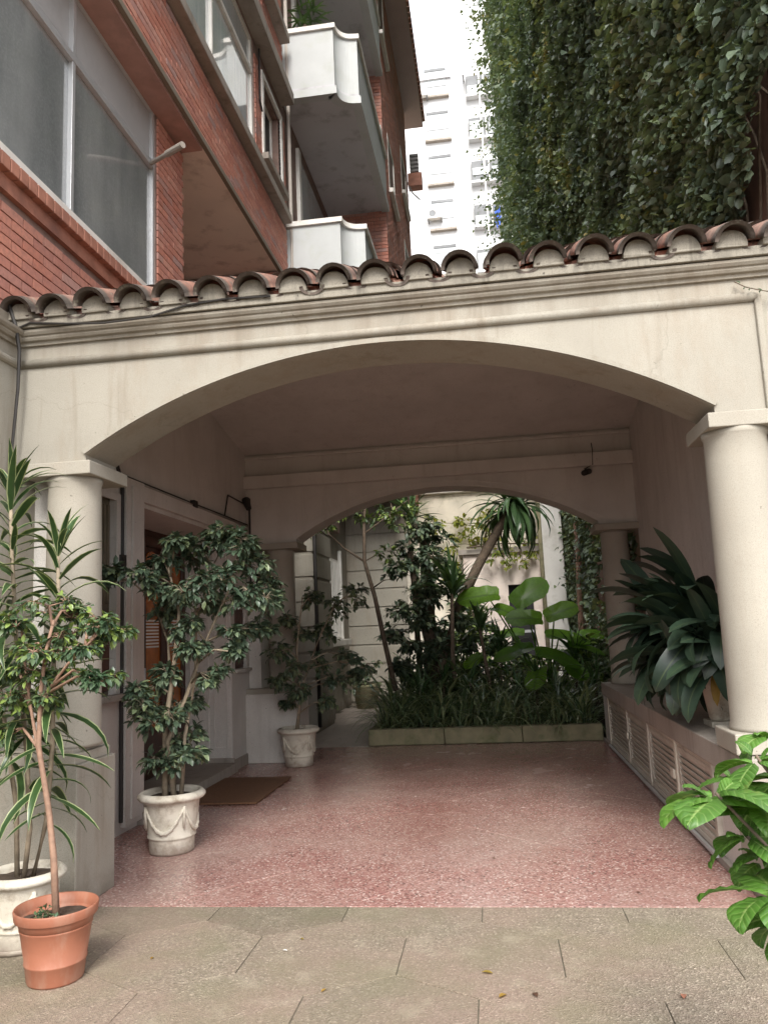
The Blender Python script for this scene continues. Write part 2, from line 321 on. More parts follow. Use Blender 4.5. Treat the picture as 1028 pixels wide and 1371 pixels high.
M_GLASSL = glassmat('painted_reflection_glass', (.50, .56, .58), (.74, .77, .77), .1, stretch=(5, 5, .12))  # pale tint paints in the bright sky reflection; streaks suggest curtain folds
M_BLIND = plain('grey_transom_panel', (.40, .40, .40), .5, .06, 2, dirt=(.3, .3, .3))
M_FICUS = leafmat('ficus_leaf', [(0, (.04, .066, .042)), (.5, (.075, .112, .07)), (.85, (.13, .172, .11)), (1, (.19, .235, .12))], .4, .15, vein=(.08, .13, .07))
M_SHRUB = leafmat('shrub_leaf', [(0, (.04, .08, .04)), (.5, (.085, .135, .07)), (.9, (.16, .22, .10)), (1, (.24, .33, .08))], .35, .2)
M_DRAC = leafmat('variegated_dracaena_leaf', [(0, (.03, .065, .022)), (.6, (.05, .10, .03)), (1, (.12, .17, .06))], .33, .2, edge=(.34, .38, .20))
M_YUC = leafmat('yucca_leaf', [(0, (.05, .10, .045)), (.6, (.10, .18, .065)), (1, (.20, .29, .08))], .3, .3, vein=(.12, .18, .08))
M_STRAP = leafmat('strap_leaf', [(0, (.04, .075, .04)), (.5, (.09, .145, .07)), (.85, (.18, .24, .12)), (1, (.32, .37, .2))], .28, .25)
M_CAST = leafmat('broad_dark_leaf', [(0, (.018, .036, .024)), (.35, (.032, .056, .034)), (.8, (.05, .082, .045)), (1, (.13, .16, .05))], .42, .08, vein=(.07, .10, .045))
M_EAR = leafmat('elephant_ear_leaf', [(0, (.14, .30, .04)), (.5, (.23, .44, .05)), (1, (.32, .54, .06))], .35, .6, vein=(.14, .25, .06))
M_HYD = leafmat('hydrangea_leaf', [(0, (.06, .15, .022)), (.4, (.09, .21, .03)), (.8, (.15, .28, .035)), (1, (.26, .38, .04))], .45, .25, vein=(.26, .38, .12), lateral=True)
M_IVY = leafmat('ivy_leaf', [(0, (.065, .092, .08)), (.25, (.105, .145, .115)), (.5, (.16, .215, .14)), (.75, (.23, .29, .16)), (.93, (.32, .36, .15)), (1, (.38, .31, .10))], .36, .25, objr=0)
M_LIME = leafmat('yellow_green_leaf', [(0, (.16, .24, .05)), (.6, (.28, .36, .07)), (1, (.42, .42, .08))], .4, .4)
M_YEL = leafmat('yellow_leaf', [(0, (.35, .28, .05)), (1, (.5, .24, .08))], .5, .4)
M_DRY = leafmat('dry_leaf', [(0, (.10, .05, .03)), (1, (.2, .1, .05))], .7, .2)

# ------------------------------------------------------------------ leaf templates
def strap_leaf(L, W, elev, droop, n=7, fold=.25, wprof=None):
    """arching leaf along +X from the origin, V-folded; returns verts, faces, across"""
    vs_ = []; fs = []; us = []; p = Vector((0, 0, 0)); a = elev
    for i in range(n+1):
        t = i/n; w = W*.5*(wprof(t) if wprof else (math.sin(math.pi*min(1, t*.93+.07)**.7))**.8 if t < 1 else .02)
        w = max(w, W*.02); up = Vector((-math.sin(a), 0, math.cos(a)))
        for s_ in (-1, 0, 1):
            q = p+Vector((0, s_*w, 0))+up*(abs(s_)*w*fold); vs_.append(q); us.append(float(s_))
        p = p+Vector((math.cos(a), 0, math.sin(a)))*(L/n); a -= droop/n*(.5+t)
    for i in range(n):
        for j in (0, 1): fs.append((i*3+j, i*3+j+1, (i+1)*3+j+1, (i+1)*3+j))
    return vs_, fs, us
def ovate(t): return math.sin(math.pi*t**.8)**.85 if 0 < t < 1 else 0
def mb_of(tpl):
    m = MB(); m.add(tpl[0], tpl[1], 0.0, tpl[2]); return m
def tmesh(name, tpl, mat, smooth=True):
    me = mb_of(tpl).mesh(name); me.materials.append(mat)
    if smooth: me.polygons.foreach_set('use_smooth', [True]*len(me.polygons))
    return me
def rotm(phi, tilt=0.0, twist=0.0):
    return Matrix.Rotation(phi, 4, 'Z') @ Matrix.Rotation(-tilt, 4, 'Y') @ Matrix.Rotation(twist, 4, 'X')
def dirm(d, twist=0.0):
    """rotation taking +X to direction d with +Z kept up"""
    d = Vector(d).normalized(); s_ = Vector((0, 0, 1)).cross(d)
    s_ = s_.normalized() if s_.length > 1e-3 else Vector((0, 1, 0)); t = d.cross(s_)
    return Matrix(((d.x, s_.x, t.x), (d.y, s_.y, t.y), (d.z, s_.z, t.z))).to_4x4() @ Matrix.Rotation(twist, 4, 'X')
def big_mesh(name, tpl, mats, mat, parent=None, rnd=None, kind='stuff'):
    """many copies of a leaf template joined in one mesh; mats is (N,3,4)"""
    V = np.array([tuple(v) for v in tpl[0]]); F = np.array(tpl[1]); N = len(mats); m = len(V)
    A = np.asarray(mats); P = np.einsum('nij,mj->nmi', A[:, :, :3], V)+A[:, None, :, 3]
    if parent is not None: P = P-np.array(wloc(parent))
    Fa = (F[None]+(np.arange(N)*m)[:, None, None]).reshape(-1, F.shape[1])
    me = bpy.data.meshes.new(name); me.vertices.add(N*m); me.vertices.foreach_set('co', P.reshape(-1).astype(np.float32))
    k = F.shape[1]; me.loops.add(len(Fa)*k); me.loops.foreach_set('vertex_index', Fa.reshape(-1).astype(np.int32))
    me.polygons.add(len(Fa)); me.polygons.foreach_set('loop_start', np.arange(0, len(Fa)*k, k, dtype=np.int32))
    me.polygons.foreach_set('loop_total', np.full(len(Fa), k, dtype=np.int32)); me.update(calc_edges=True)
    rv = rnd if rnd is not None else rng.random(N)
    a = me.attributes.new('rnd', 'FLOAT', 'POINT'); a.data.foreach_set('value', np.repeat(np.asarray(rv, dtype=np.float32), m))
    a = me.attributes.new('across', 'FLOAT', 'POINT'); a.data.foreach_set('value', np.tile(np.array(tpl[2], dtype=np.float32), N))
    me.materials.append(mat); o = bpy.data.objects.new(name, me); COL.objects.link(o)
    if parent is not None: o.parent = parent
    o['kind'] = kind
    return o
SMALL = strap_leaf(1, .5, .15, .9, 3, .3, ovate)      # unit ovate leaf, scaled when placed
def leaves(parent, Ms, mat, tpl=SMALL, nparts=300, name='leaf'):
    """the leaves nearest the viewer as single parts, the rest joined"""
    Ms = sorted(Ms, key=lambda M: (M.translation-CAM).length)
    me = tmesh(name, tpl, mat)
    for M in Ms[:nparts]: inst(name, me, M, parent)
    if len(Ms) > nparts: big_mesh('foliage', tpl, np.array([np.array(M)[:3] for M in Ms[nparts:]]), mat, parent)
def twig_cluster(mb, Ms, c, r, nl, size, rg, node=None, squash=.75):
    c = Vector(c); nt_ = max(3, nl//7)
    for k in range(nt_):
        d = Vector((rg.gauss(0, 1), rg.gauss(0, 1), rg.gauss(0, .7)+.1)).normalized()
        e = c+Vector((d.x*r, d.y*r, d.z*r*squash))*rg.uniform(.6, 1.1); mid = (c+e)/2+Vector((0, 0, r*.15))
        e.z -= r*.12; mb.tube([c, mid, e], [.003, .002, .001], 3)
        for j in range(7):
            t = .3+.7*j/6; q = c.lerp(mid, t*2) if t < .5 else mid.lerp(e, t*2-1)
            dd = (e-c).normalized()+Vector((rg.uniform(-1, 1), rg.uniform(-1, 1), rg.uniform(-1.3, .25)))
            s_ = size*rg.uniform(.65, 1.2); Ms.append(Matrix.Translation(q) @ dirm(dd, rg.uniform(-.6, .6)) @ Matrix.Scale(s_, 4))

# =================================================================== GROUND
g = MB(); g.box(-150, 150, -100, 250, -.35, -.06).build('ground', M_AGG); bpy.data.objects['ground']['kind'] = 'structure'
YF = 4.53
# courtyard paving: hexagonal cast slabs
W6 = .73; S6 = W6/math.sqrt(3)
pav = setting('courtyard_paving'); MB().box(-3.2, 3.2, -1.5, YF, -.06, -.005).build('bedding', M_JOINT, pav)
def clip_poly(P, f):
    out = []
    for i in range(len(P)):
        a, b_ = P[i], P[(i+1) % len(P)]; fa, fb = f(a), f(b_)
        if fa >= 0: out.append(a)
        if (fa >= 0) != (fb >= 0): t = fa/(fa-fb); out.append((a[0]+(b_[0]-a[0])*t, a[1]+(b_[1]-a[1])*t))
    return out
def slab(parent, P, gap, top, mat, rg, box):
    cx = sum(p[0] for p in P)/len(P); cy = sum(p[1] for p in P)/len(P)
    P = [(cx+(x-cx)*(1-gap), cy+(y-cy)*(1-gap)) for x, y in P]
    for f in (lambda p: p[0]-box[0], lambda p: box[1]-p[0], lambda p: p[1]-box[2], lambda p: box[3]-p[1]):
        P = clip_poly(P, f)
        if len(P) < 3: return
    dz = rg.uniform(-.0012, .0012)
    MB().prism([(x, y, -.03) for x, y in P], (0, 0, .03+top+dz)).build('slab', mat, parent, bevel=.001, seg=1)
rg = random.Random(3)
for j in range(-9, 3):
    for i in range(-5, 6):
        cx = .21+W6*(i+.5)+(W6/2 if j % 2 else 0); cy = 3.89+j*1.5*S6
        P = [(cx+S6*math.cos(R(30+60*k)), cy+S6*math.sin(R(30+60*k))) for k in range(6)]
        if cy > 1.0 and abs(cx) < 3: slab(pav, P, .0075, 0, M_AGG, rg, (-2.95, 2.9, -.5, YF-.004))
MB().box(-2.95, 2.9, -1.5, .65, -.05, -.002).build('near_bedding', M_AGG, pav)
# pink terrazzo under the porch: diagonal square slabs
ter = setting('terrazzo_floor'); MB().box(-3.62, 1.9, YF+.002, 10.5, -.06, -.004).build('bedding', M_JOINT, ter)
Q = 1.095
for a in range(-1, 14):
    for b_ in range(0, 13):
        c1, c2 = 2.70-Q+a*Q, 4.36-5*Q+b_*Q+3*Q    # x+y and y-x lines
        P = [((c1-c2)/2, (c1+c2)/2), ((c1+Q-c2)/2, (c1+Q+c2)/2), ((c1-c2)/2, (c1+2*Q+c2)/2+0), ((c1-c2-Q)/2, (c1+c2+Q)/2)]
        slab(ter, P, .0028, 0, M_TERZ, rg, (-3.55, 1.85, YF+.006, 10.5))
path = setting('garden_path'); MB().box(-3.1, -1.62, 10.502, 22, -.06, -.012).build('bedding', M_JOINT, path)
for j in range(16):
    for i in range(3):
        x0 = -3.05+i*.47+.12*(j % 2); P = [(x0, 10.51+j*.47), (x0+.47, 10.51+j*.47), (x0+.47, 10.98+j*.47), (x0, 10.98+j*.47)]
        slab(path, P, .015, 0, M_PATH, rg, (-3.05, -1.7, 10.51, 20))
sb = MB(); nx, ny = 26, 60; vs_ = []; fs = []
for j in range(ny):
    for i in range(nx):
        x = -1.66+3.7*i/(nx-1); y = 10.66+8*j/(ny-1); vs_.append((x, y, .11+.05*rng.random()+.03*math.sin(x*3+y*2)))
for j in range(ny-1):
    for i in range(nx-1): a = j*nx+i; fs.append((a, a+1, a+nx+1, a+nx))
sb.add(vs_, fs).build('garden_soil', M_SOIL, smooth=True); bpy.data.objects['garden_soil']['kind'] = 'structure'

# =================================================================== PORCH
porch = thing('arched_porch', 'cream stucco porch with wide segmental arch, round columns and barrel tile roof', 'porch', (-.55, 4.6, 0))
def arch_pts(xl, xr, zs, zc, n=48):
    xc = (xl+xr)/2; h = (xr-xl)/2; s_ = zc-zs; r_ = (h*h+s_*s_)/(2*s_); zo = zc-r_; a = math.asin(h/r_)
    return [(xc+r_*math.sin(-a+2*a*i/n), zo+r_*math.cos(-a+2*a*i/n), math.sin(-a+2*a*i/n), math.cos(-a+2*a*i/n)) for i in range(n+1)]
def arch_wall(xl, xr, x0, x1, zb, zs, zc, zt, y0, y1, mat):
    A = arch_pts(xl, xr, zs, zc); m = MB(); m.box(x0, xl, y0, y1, zb, zt); m.box(xr, x1, y0, y1, zb, zt)
    n = len(A)
    vs_ = []
    for x, z, _, _ in A: vs_ += [(x, y0, z), (x, y1, z), (x, y0, zt), (x, y1, zt)]
    fs = []
    for i in range(n-1):
        a, c = 4*i, 4*i+4; fs += [(a, c, c+2, a+2), (c+1, a+1, a+3, c+3), (a+1, c+1, c, a), (a+2, c+2, c+3, a+3)]
    m.add(vs_, fs)
    return m, A
def arch_trim(A, zs, y0, w, proud):
    def prof(p):
        x, z, nx_, nz_ = p
        return [(x+nx_*.002, y0-proud, z+nz_*.002), (x+nx_*w, y0-proud, z+nz_*w), (x+nx_*w, y0+.01, z+nz_*w), (x+nx_*.002, y0+.01, z+nz_*.002)]
    return MB().sweep(A, prof)
XL, XR = -2.46, 1.31
m, A = arch_wall(XL, XR, -3.0, 2.9, 2.62, 2.665, 3.215, 3.56, YF, YF+.40, M_ST)
m.build('front_arch_wall', M_ST, porch)
arch_trim(A, 0, YF, .032, .022).build('arch_trim', M_ST, porch)
def mould_x(prof, x0, x1, y0):  # profile (out, z) swept along X
    return MB().sweep([x0, x1], lambda x: [(x, y0-o_, z) for o_, z in prof])
UPM = [(-.01, 3.405), (.02, 3.405), (.025, 3.425), (.045, 3.43), (.055, 3.445), (.055, 3.455), (.068, 3.46), (.08, 3.475), (.082, 3.492), (-.01, 3.497)]
LOM = [(-.01, 3.262), (.012, 3.262), (.026, 3.27), (.033, 3.283), (.033, 3.295), (.026, 3.308), (.012, 3.316), (-.01, 3.316)]
mould_x(UPM, -2.93, 2.9, YF).build('cornice_moulding', M_ST, porch, bevel=.002)
mould_x(LOM, -2.93, 1.60, YF).build('string_moulding', M_ST, porch, smooth=True)
MB().box(1.585, 1.625, YF-.026, YF+.01, 2.62, 3.314).build('pilaster_bead', M_ST, porch, bevel=.01)
MB().box(-2.99, 2.9, YF-.10, YF+.05, 3.499, 3.555).build('tile_fascia', M_DIRTST, porch, bevel=.004)
# side wall towards the viewer on the left
MB().box(-3.02, -2.93, .6, YF+.38, 0, 3.60).build('side_wall', M_ST, porch, bevel=.004)
for nm, pr_ in (('cornice_moulding', UPM), ('string_moulding', LOM)):
    MB().sweep([.6, YF+.0], lambda y: [(-2.93+o_, y, z) for o_, z in pr_]).build(nm, M_ST, porch, bevel=.002)
MB().box(-2.93, -2.62, YF+.22, YF+.37, .88, 2.62).build('niche_wall', M_ST2, porch)
def column(cx, cy, z0, z1, r_, name='column'):
    m = MB(); pr_ = []
    for i in range(13):
        t = i/12; pr_.append((r_*(1-.07*t**1.6), z0+.05+(z1-z0-.09)*t))
    pr_ = [(0.02, z0), (r_*1.05, z0), (r_*1.05, z0+.02), (r_, z0+.05)]+pr_[1:]+[(r_*.96, z1-.03), (r_*1.0, z1), (.02, z1)]
    o = m.lathe(cx, cy, pr_, 56).build(name, M_COL, porch, smooth=True)
    for p in o.data.polygons:
        if abs(p.normal.z) > .8: p.use_smooth = False
    return o
def abacus(x0, x1, y0, y1, z0, z1):
    MB().box(x0, x1, y0, y1, z0, z1).build('capital', M_COL, porch, bevel=.006)
# front left
MB().box(-2.93, XL+.03, YF-.11, YF+.36, 0, .80).build('pedestal', M_ST, porch, bevel=.006)
MB().box(-2.93, XL+.005, YF-.09, YF+.34, .80, .86).build('pedestal_cap', M_COL, porch, bevel=.006)
MB().box(-2.93, XL-.02, YF-.07, YF+.31, .86, .885).build('pedestal_cap', M_COL, porch, bevel=.004)
column(-2.60, YF+.13, .885, 2.535, .172); abacus(-2.86, XL+.055, YF-.055, YF+.46, 2.535, 2.62)
# front right, on the long ledge
MB().box(1.3, 2.9, YF-.11, YF+.36, 0, .61).build('pedestal', M_ST, porch, bevel=.006)
MB().box(1.22, 2.9, YF-.05, YF+.34, .765, .875).build('pedestal_cap', M_COL, porch, bevel=.008)
column(1.44, YF+.13, .875, 2.535, .182); abacus(XR-.055, 2.0, YF-.055, YF+.46, 2.535, 2.62)
MB().box(1.68, 2.9, YF+.05, YF+.36, .875, 2.62).build('pier', M_ST, porch)
# ledge
MB().box(1.235, 1.75, YF-.13, 9.95, .615, .76).build('ledge', M_LEDGE, porch, bevel=.008)
MB().box(1.76, 2.9, YF-.13, YF+.4, .615, .76).build('ledge_end', M_LEDGE, porch, bevel=.008)
# inner walls
DY0, DY1 = 6.52, 8.85
m = MB(); m.box(-3.045, -3.0, YF+.4, 5.12, 0, 2.66); m.box(-3.045, -3.0, 5.12, 6.0, 0, 1.08); m.prism([(-3.045, YF+.38, 2.66), (-3.045, 9.9, 2.66), (-3.045, 9.9, 3.77), (-3.045, 7.0, 4.28), (-3.045, YF+.38, 3.62)], (.045, 0, 0))
m.box(-3.045, -3.0, 6.0, DY0, 0, 2.66); m.box(-3.045, -3.0, DY1, 8.98, 0, 2.66)
m.box(-3.045, -3.0, 8.98, 9.42, 0, 1.12); m.box(-3.045, -3.0, 8.98, 9.42, 1.82, 2.66); m.box(-3.045, -3.0, 9.42, 9.9, 0, 2.66)
m.build('left_wall', M_ST2, porch)
MB().prism([(1.75, YF+.38, 0), (1.75, 9.5, 0), (1.75, 9.5, 3.8), (1.75, 7.0, 4.28), (1.75, YF+.38, 3.62)], (.1, 0, 0)).build('right_wall', M_ST2, porch)
MB().box(1.31, 1.75, 4.9, 5.3, 0, .61).build('ledge_base', M_ST2, porch, bevel=.005); MB().box(1.31, 1.75, 9.86, 10.45, 0, .61).build('ledge_base', M_ST2, porch, bevel=.005)
MB().box(1.33, 1.75, 5.3, 9.86, 0, .61).build('cabinet_back', M_LEDGE, porch)
MB().box(1.275, 1.33, 4.9, 10.45, 0, .045).build('skirting', M_LEDGE, porch, bevel=.003)
# reveals of the doorway
MB().box(-3.62, -3.045, DY1, DY1+.1, 0, 2.66).build('door_reveal', M_ST2, porch)
MB().box(-3.62, -3.045, DY0-.1, DY0, 0, 2.66).build('door_reveal', M_ST2, porch)
MB().box(-3.62, -3.045, DY0, DY1, 2.66, 2.74).build('door_lintel', M_ST2, porch)
MB().box(-3.55, -2.975, DY1-.018, DY1, 0, .15).box(-3.0, -2.978, DY1+.002, 9.9, 0, .12).build('skirting', M_LEDGE, porch, bevel=.004)
for x0, x1 in ((-3.5, -3.27), (-3.22, -3.05)):      # sunk panels of the reveal
    MB().box(x0, x0+.018, DY1-.014, DY1, .25, 2.5).box(x1-.018, x1, DY1-.014, DY1, .25, 2.5).box(x0+.018, x1-.018, DY1-.014, DY1, .25, .268).box(x0+.018, x1-.018, DY1-.014, DY1, 2.482, 2.5).build('reveal_moulding', M_ST2, porch)
MB().box(-3.64, -2.93, DY0-.1, DY1-.02, 0, .10).build('door_step', M_LEDGE, porch, bevel=.006)
MB().box(-3.0, -2.955, 6.12, 6.46, .05, 2.86).build('pilaster', M_ST2, porch, bevel=.005)
MB().box(-2.955, -2.935, 6.2, 6.38, .1, 2.8).build('pilaster_face', M_ST2, porch, bevel=.004)
MB().box(-3.0, -2.96, 6.46, DY1+.12, 2.70, 2.84).build('door_hood_moulding', M_ST2, porch, bevel=.008)
# door
door = MB().box(-3.62, -3.575, DY0, DY1, .10, 2.66).build('door', M_WOOD, porch)
def door_leaf(y0, y1):
    fr = MB(); t = .09
    fr.box(-3.575, -3.535, y0, y0+t, .12, 2.58).box(-3.575, -3.535, y1-t, y1, .12, 2.58).box(-3.575, -3.535, y0+t, y1-t, .12, .6).box(-3.575, -3.535, y0+t, y1-t, 2.48, 2.58)
    fr.build('door_leaf', M_WOOD, door, bevel=.006)
    yc = (y0+y1)/2; w = (y1-y0)/2-t; pts = [(-3.573, yc-w, .6), (-3.573, yc+w, .6)]+[(-3.573, yc+w*math.cos(R(a)), 2.22+w*1.1*math.sin(R(a))) for a in range(0, 181, 15)]
    MB().prism(pts, (.012, 0, 0)).build('pane', M_AMBER, door)
    for k in range(9):
        z = 1.42+k*.034; MB().box(-3.559, -3.553, yc-w+.03, yc+w-.04, z, z+.018).build('reflection_slat', M_WHITE, door)  # white strips standing in for louvre-like reflections on the amber glass
door_leaf(6.55, 7.10); door_leaf(7.12, 7.66); door_leaf(7.68, 8.25); door_leaf(8.27, 8.82)
MB().tube([(-3.53, 7.64, 1.02), (-3.49, 7.64, 1.02), (-3.49, 7.64, 1.22), (-3.53, 7.64, 1.22)], .012, 6).build('door_handle', M_ALU, door, smooth=True)
# shuttered window in the near part of the left wall
sh = MB().box(-3.06, -3.047, 5.02, 6.1, .98, 2.76).build('shutter', M_SHUT, porch)
for k in range(14):
    y = 5.16+k*.06; MB().box(-3.047, -3.03, y, y+.035, 1.8, 2.6).build('slat', M_SHUT, sh)
MB().box(-3.047, -3.02, 5.15, 5.97, 1.12, 1.74).build('lower_panel', M_MAIL, sh, bevel=.005)
MB().box(-3.0, -2.93, 5.05, 6.08, 1.04, 1.09).build('window_ledge', M_LEDGE, porch, bevel=.005)
MB().box(-3.0, -2.98, 5.05, 5.12, 1.09, 2.7).box(-3.0, -2.98, 6.0, 6.07, 1.09, 2.7).box(-3.0, -2.98, 5.12, 6.0, 2.64, 2.7).build('window_frame', M_ST2, porch, bevel=.004)
# brown letter panel in the far part
mp_ = MB().box(-3.07, -3.047, 8.88, 9.52, 1.02, 1.92).build('letterbox_panel', M_MAIL, porch)
for k in range(3): MB().box(-3.05, -3.03, 9.0+k*.14, 9.12+k*.14, 1.16, 1.78).build('letterbox_door', M_MAIL, mp_, bevel=.004)
MB().box(-3.0, -2.95, 8.92, 9.47, 1.08, 1.118).build('panel_ledge', M_ST2, porch, bevel=.004)
# rear arch
m, B = arch_wall(-2.36, 1.30, -3.0, 2.6, 2.62, 2.665, 3.205, 3.9, 9.5, 9.9, M_ST2); m.build('rear_arch_wall', M_ST2, porch)
arch_trim(B, 0, 9.5, .022, .012).build('arch_trim', M_ST2, porch)
B2 = arch_pts(-2.42, 1.36, 2.72, 3.27)
arch_trim(B2, 0, 9.5, .02, .008).build('arch_trim', M_ST2, porch)
MB().box(-3.0, 1.75, 9.40, 9.5, 3.32, 3.48).build('rear_cornice', M_ST2, porch, bevel=.008)
MB().box(-3.0, 1.75, 9.46, 9.5, 3.70, 3.74).build('ceiling_bead', M_ST2, porch, bevel=.006)
MB().box(-3.0, -2.35, 9.35, 9.86, 0, .80).build('pedestal', M_ST2, porch, bevel=.006)
MB().box(-3.0, -2.37, 9.37, 9.84, .80, .86).build('pedestal_cap', M_COL, porch, bevel=.006)
column(-2.60, 9.62, .86, 2.545, .17); abacus(-2.9, -2.33, 9.42, 9.92, 2.545, 2.62)
MB().box(-3.0, -2.85, 9.52, 9.88, .86, 2.62).build('pier', M_ST2, porch)
column(1.50, 9.70, .76, 2.545, .17); abacus(1.25, 1.75, 9.42, 9.92, 2.545, 2.62)
# ceiling: two slopes
MB().prism([(-3.0, 4.9, 3.62), (-3.0, 7.0, 4.22), (-3.0, 7.0, 4.30), (-3.0, 4.9, 3.70)], (4.75, 0, 0)).build('ceiling', M_ST2, porch)
MB().prism([(-3.0, 7.0, 4.22), (-3.0, 9.55, 3.76), (-3.0, 9.55, 3.84), (-3.0, 7.0, 4.30)], (4.75, 0, 0)).build('ceiling', M_ST2, porch)
# roof deck and tiles
SL = math.atan2(4.56-3.60, 2.15)
def roof_y(y): return 3.585+(y-4.45)*math.tan(SL)
MB().prism([(-3.0, 4.5, 3.575), (-3.0, 6.6, roof_y(6.6)-.06), (-3.0, 9.9, 3.80), (-3.0, 9.9, 3.76), (-3.0, 7.0, 4.32), (-3.0, 4.6, 3.57)], (5.9, 0, 0)).build('roof_deck', M_DIRTST, porch)
def barrel(r0, r1, L, up, n=12, th=.021):
    """half barrel along +Y from the origin; across attribute = 1 at the exposed end"""
    vs_ = []; us = []; fs = []; ys = [0, .03, .12, L]
    for k, y in enumerate(ys):
        r_ = r0+(r1-r0)*y/L
        for rr in (r_, r_-th):
            for i in range(n+1):
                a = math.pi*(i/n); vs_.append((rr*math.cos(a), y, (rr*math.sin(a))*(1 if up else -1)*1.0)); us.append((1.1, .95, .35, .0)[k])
    m_ = 2*(n+1)
    for k in range(len(ys)-1):
        for i in range(n):
            for o_ in (0, n+1): fs.append((k*m_+o_+i, k*m_+o_+i+1, (k+1)*m_+o_+i+1, (k+1)*m_+o_+i))
        for i in (0, n): fs.append((k*m_+i, k*m_+n+1+i, (k+1)*m_+n+1+i, (k+1)*m_+i))
    for i in range(n): fs.append((i, i+1, n+1+i+1, n+1+i)); fs.append((3*m_+i, 3*m_+i+1, 3*m_+n+1+i+1, 3*m_+n+1+i))
    vs_ = [(a_, b_, c_*(1 if up else .72)) for a_, b_, c_ in vs_]; m = MB(); m.add(vs_, fs, 0, us); me = m.mesh('roof_tile'); me.materials.append(M_TILE); me.polygons.foreach_set('use_smooth', [True]*len(me.polygons)); return me
cov = barrel(.108, .090, .44, True); pan = barrel(.078, .066, .44, False)
rg = random.Random(11)
PITCHX = .2545
for row in range(4):
    for i in range(-0, 23):
        cx = -2.86+PITCHX*i; y0 = YF-.155+row*.37*math.cos(SL); z0 = roof_y(y0)+.020
        Mx = Matrix.Translation((cx+rg.uniform(-.012, .012), y0+rg.uniform(-.02, .015), z0+rg.uniform(-.006, .006))) @ Matrix.Rotation(SL+rg.uniform(-.03, .03), 4, 'X') @ Matrix.Rotation(rg.uniform(-.03, .03), 4, 'Z') @ Matrix.Rotation(rg.uniform(-.06, .06), 4, 'Y')
        inst('roof_tile', cov, Mx, porch)
        if i < 22: inst('roof_tile', pan, Matrix.Translation((cx+PITCHX/2+rg.uniform(-.006, .006), y0+.036+rg.uniform(-.008, .004), z0+.002)) @ Matrix.Rotation(SL, 4, 'X'), porch)
        if row == 0:
            ma = MB(); pts = [(cx+.088*math.cos(R(a)), YF-.118+rg.uniform(-.006, .006), z0-.004+.088*math.sin(R(a))) for a in range(0, 181, 15)]
            pts = [(cx+.088, YF-.118, 3.55), ]+pts+[(cx-.088, YF-.118, 3.55)]
            ma.prism(pts, (0, .2, 0)).build('mortar_plug', M_DIRTST, porch, bevel=.006)
ww = MB(); vs_ = []; fs = []; NX = 23*8
for k, (y, z) in enumerate([(YF+1.25, roof_y(YF+1.25)+.04), (6.6, roof_y(6.6)+.04), (9.95, 3.9)]):
    for i in range(NX+1):
        x = -2.99+PITCHX*23*i/NX; vs_.append((x, y, z+.06*math.cos(2*math.pi*(x+2.86)/PITCHX)))
for k in range(2):
    for i in range(NX): a = k*(NX+1)+i; fs.append((a, a+1, a+NX+2, a+NX+1))
ww.add(vs_, fs).build('upper_roof_tiles', M_TILE, porch, smooth=True, kind='stuff')

# =================================================================== CABINETS under the ledge
cab = thing('louvred_cabinet', 'low row of beige louvred cabinet doors under the stone ledge on the right', 'cabinet', (1.3, 7.6, 0))
MB().box(1.285, 1.325, 5.3, 9.86, .56, .612).box(1.285, 1.325, 5.3, 9.86, .05, .085).build('rail', M_CAB, cab, bevel=.003)
slme = MB().box(-.004, .004, 0, 1, -.026, .026).mesh('slat'); slme.materials.append(M_CAB)
posts = [5.3, 6.33, 7.42, 8.52, 9.86]
for k in range(4):
    y0, y1 = posts[k]+.03, posts[k+1]-.03
    d = MB().box(1.290, 1.318, y0, y0+.05, .09, .555).box(1.290, 1.318, y1-.05, y1, .09, .555).box(1.290, 1.318, y0+.05, y1-.05, .09, .12).box(1.290, 1.318, y0+.05, y1-.05, .525, .555).build('cabinet_door', M_CAB, cab, bevel=.003)
    for j in range(9):
        inst('slat', slme, Matrix.Translation((1.304, y0+.05, .145+j*.045)) @ Matrix.Rotation(-.38, 4, 'Y') @ Matrix.Diagonal((1, y1-y0-.1, 1, 1)), d)
for k, y in enumerate(posts): MB().box(1.278, 1.32, y-.028, y+.028, .05, .612).build('post', M_CREAMP if k in (1, 4) else M_CAB, cab, bevel=.004)
MB().box(1.262, 1.28, 6.36, 6.47, .30, .37).build('hinge', M_CREAMP, cab, bevel=.004)
MB().box(1.262, 1.28, 8.45, 8.53, .30, .36).build('hinge', M_CREAMP, cab, bevel=.004)
MB().box(1.255, 1.275, 5.3, 9.86, .03, .05).build('track', M_ALU, cab)

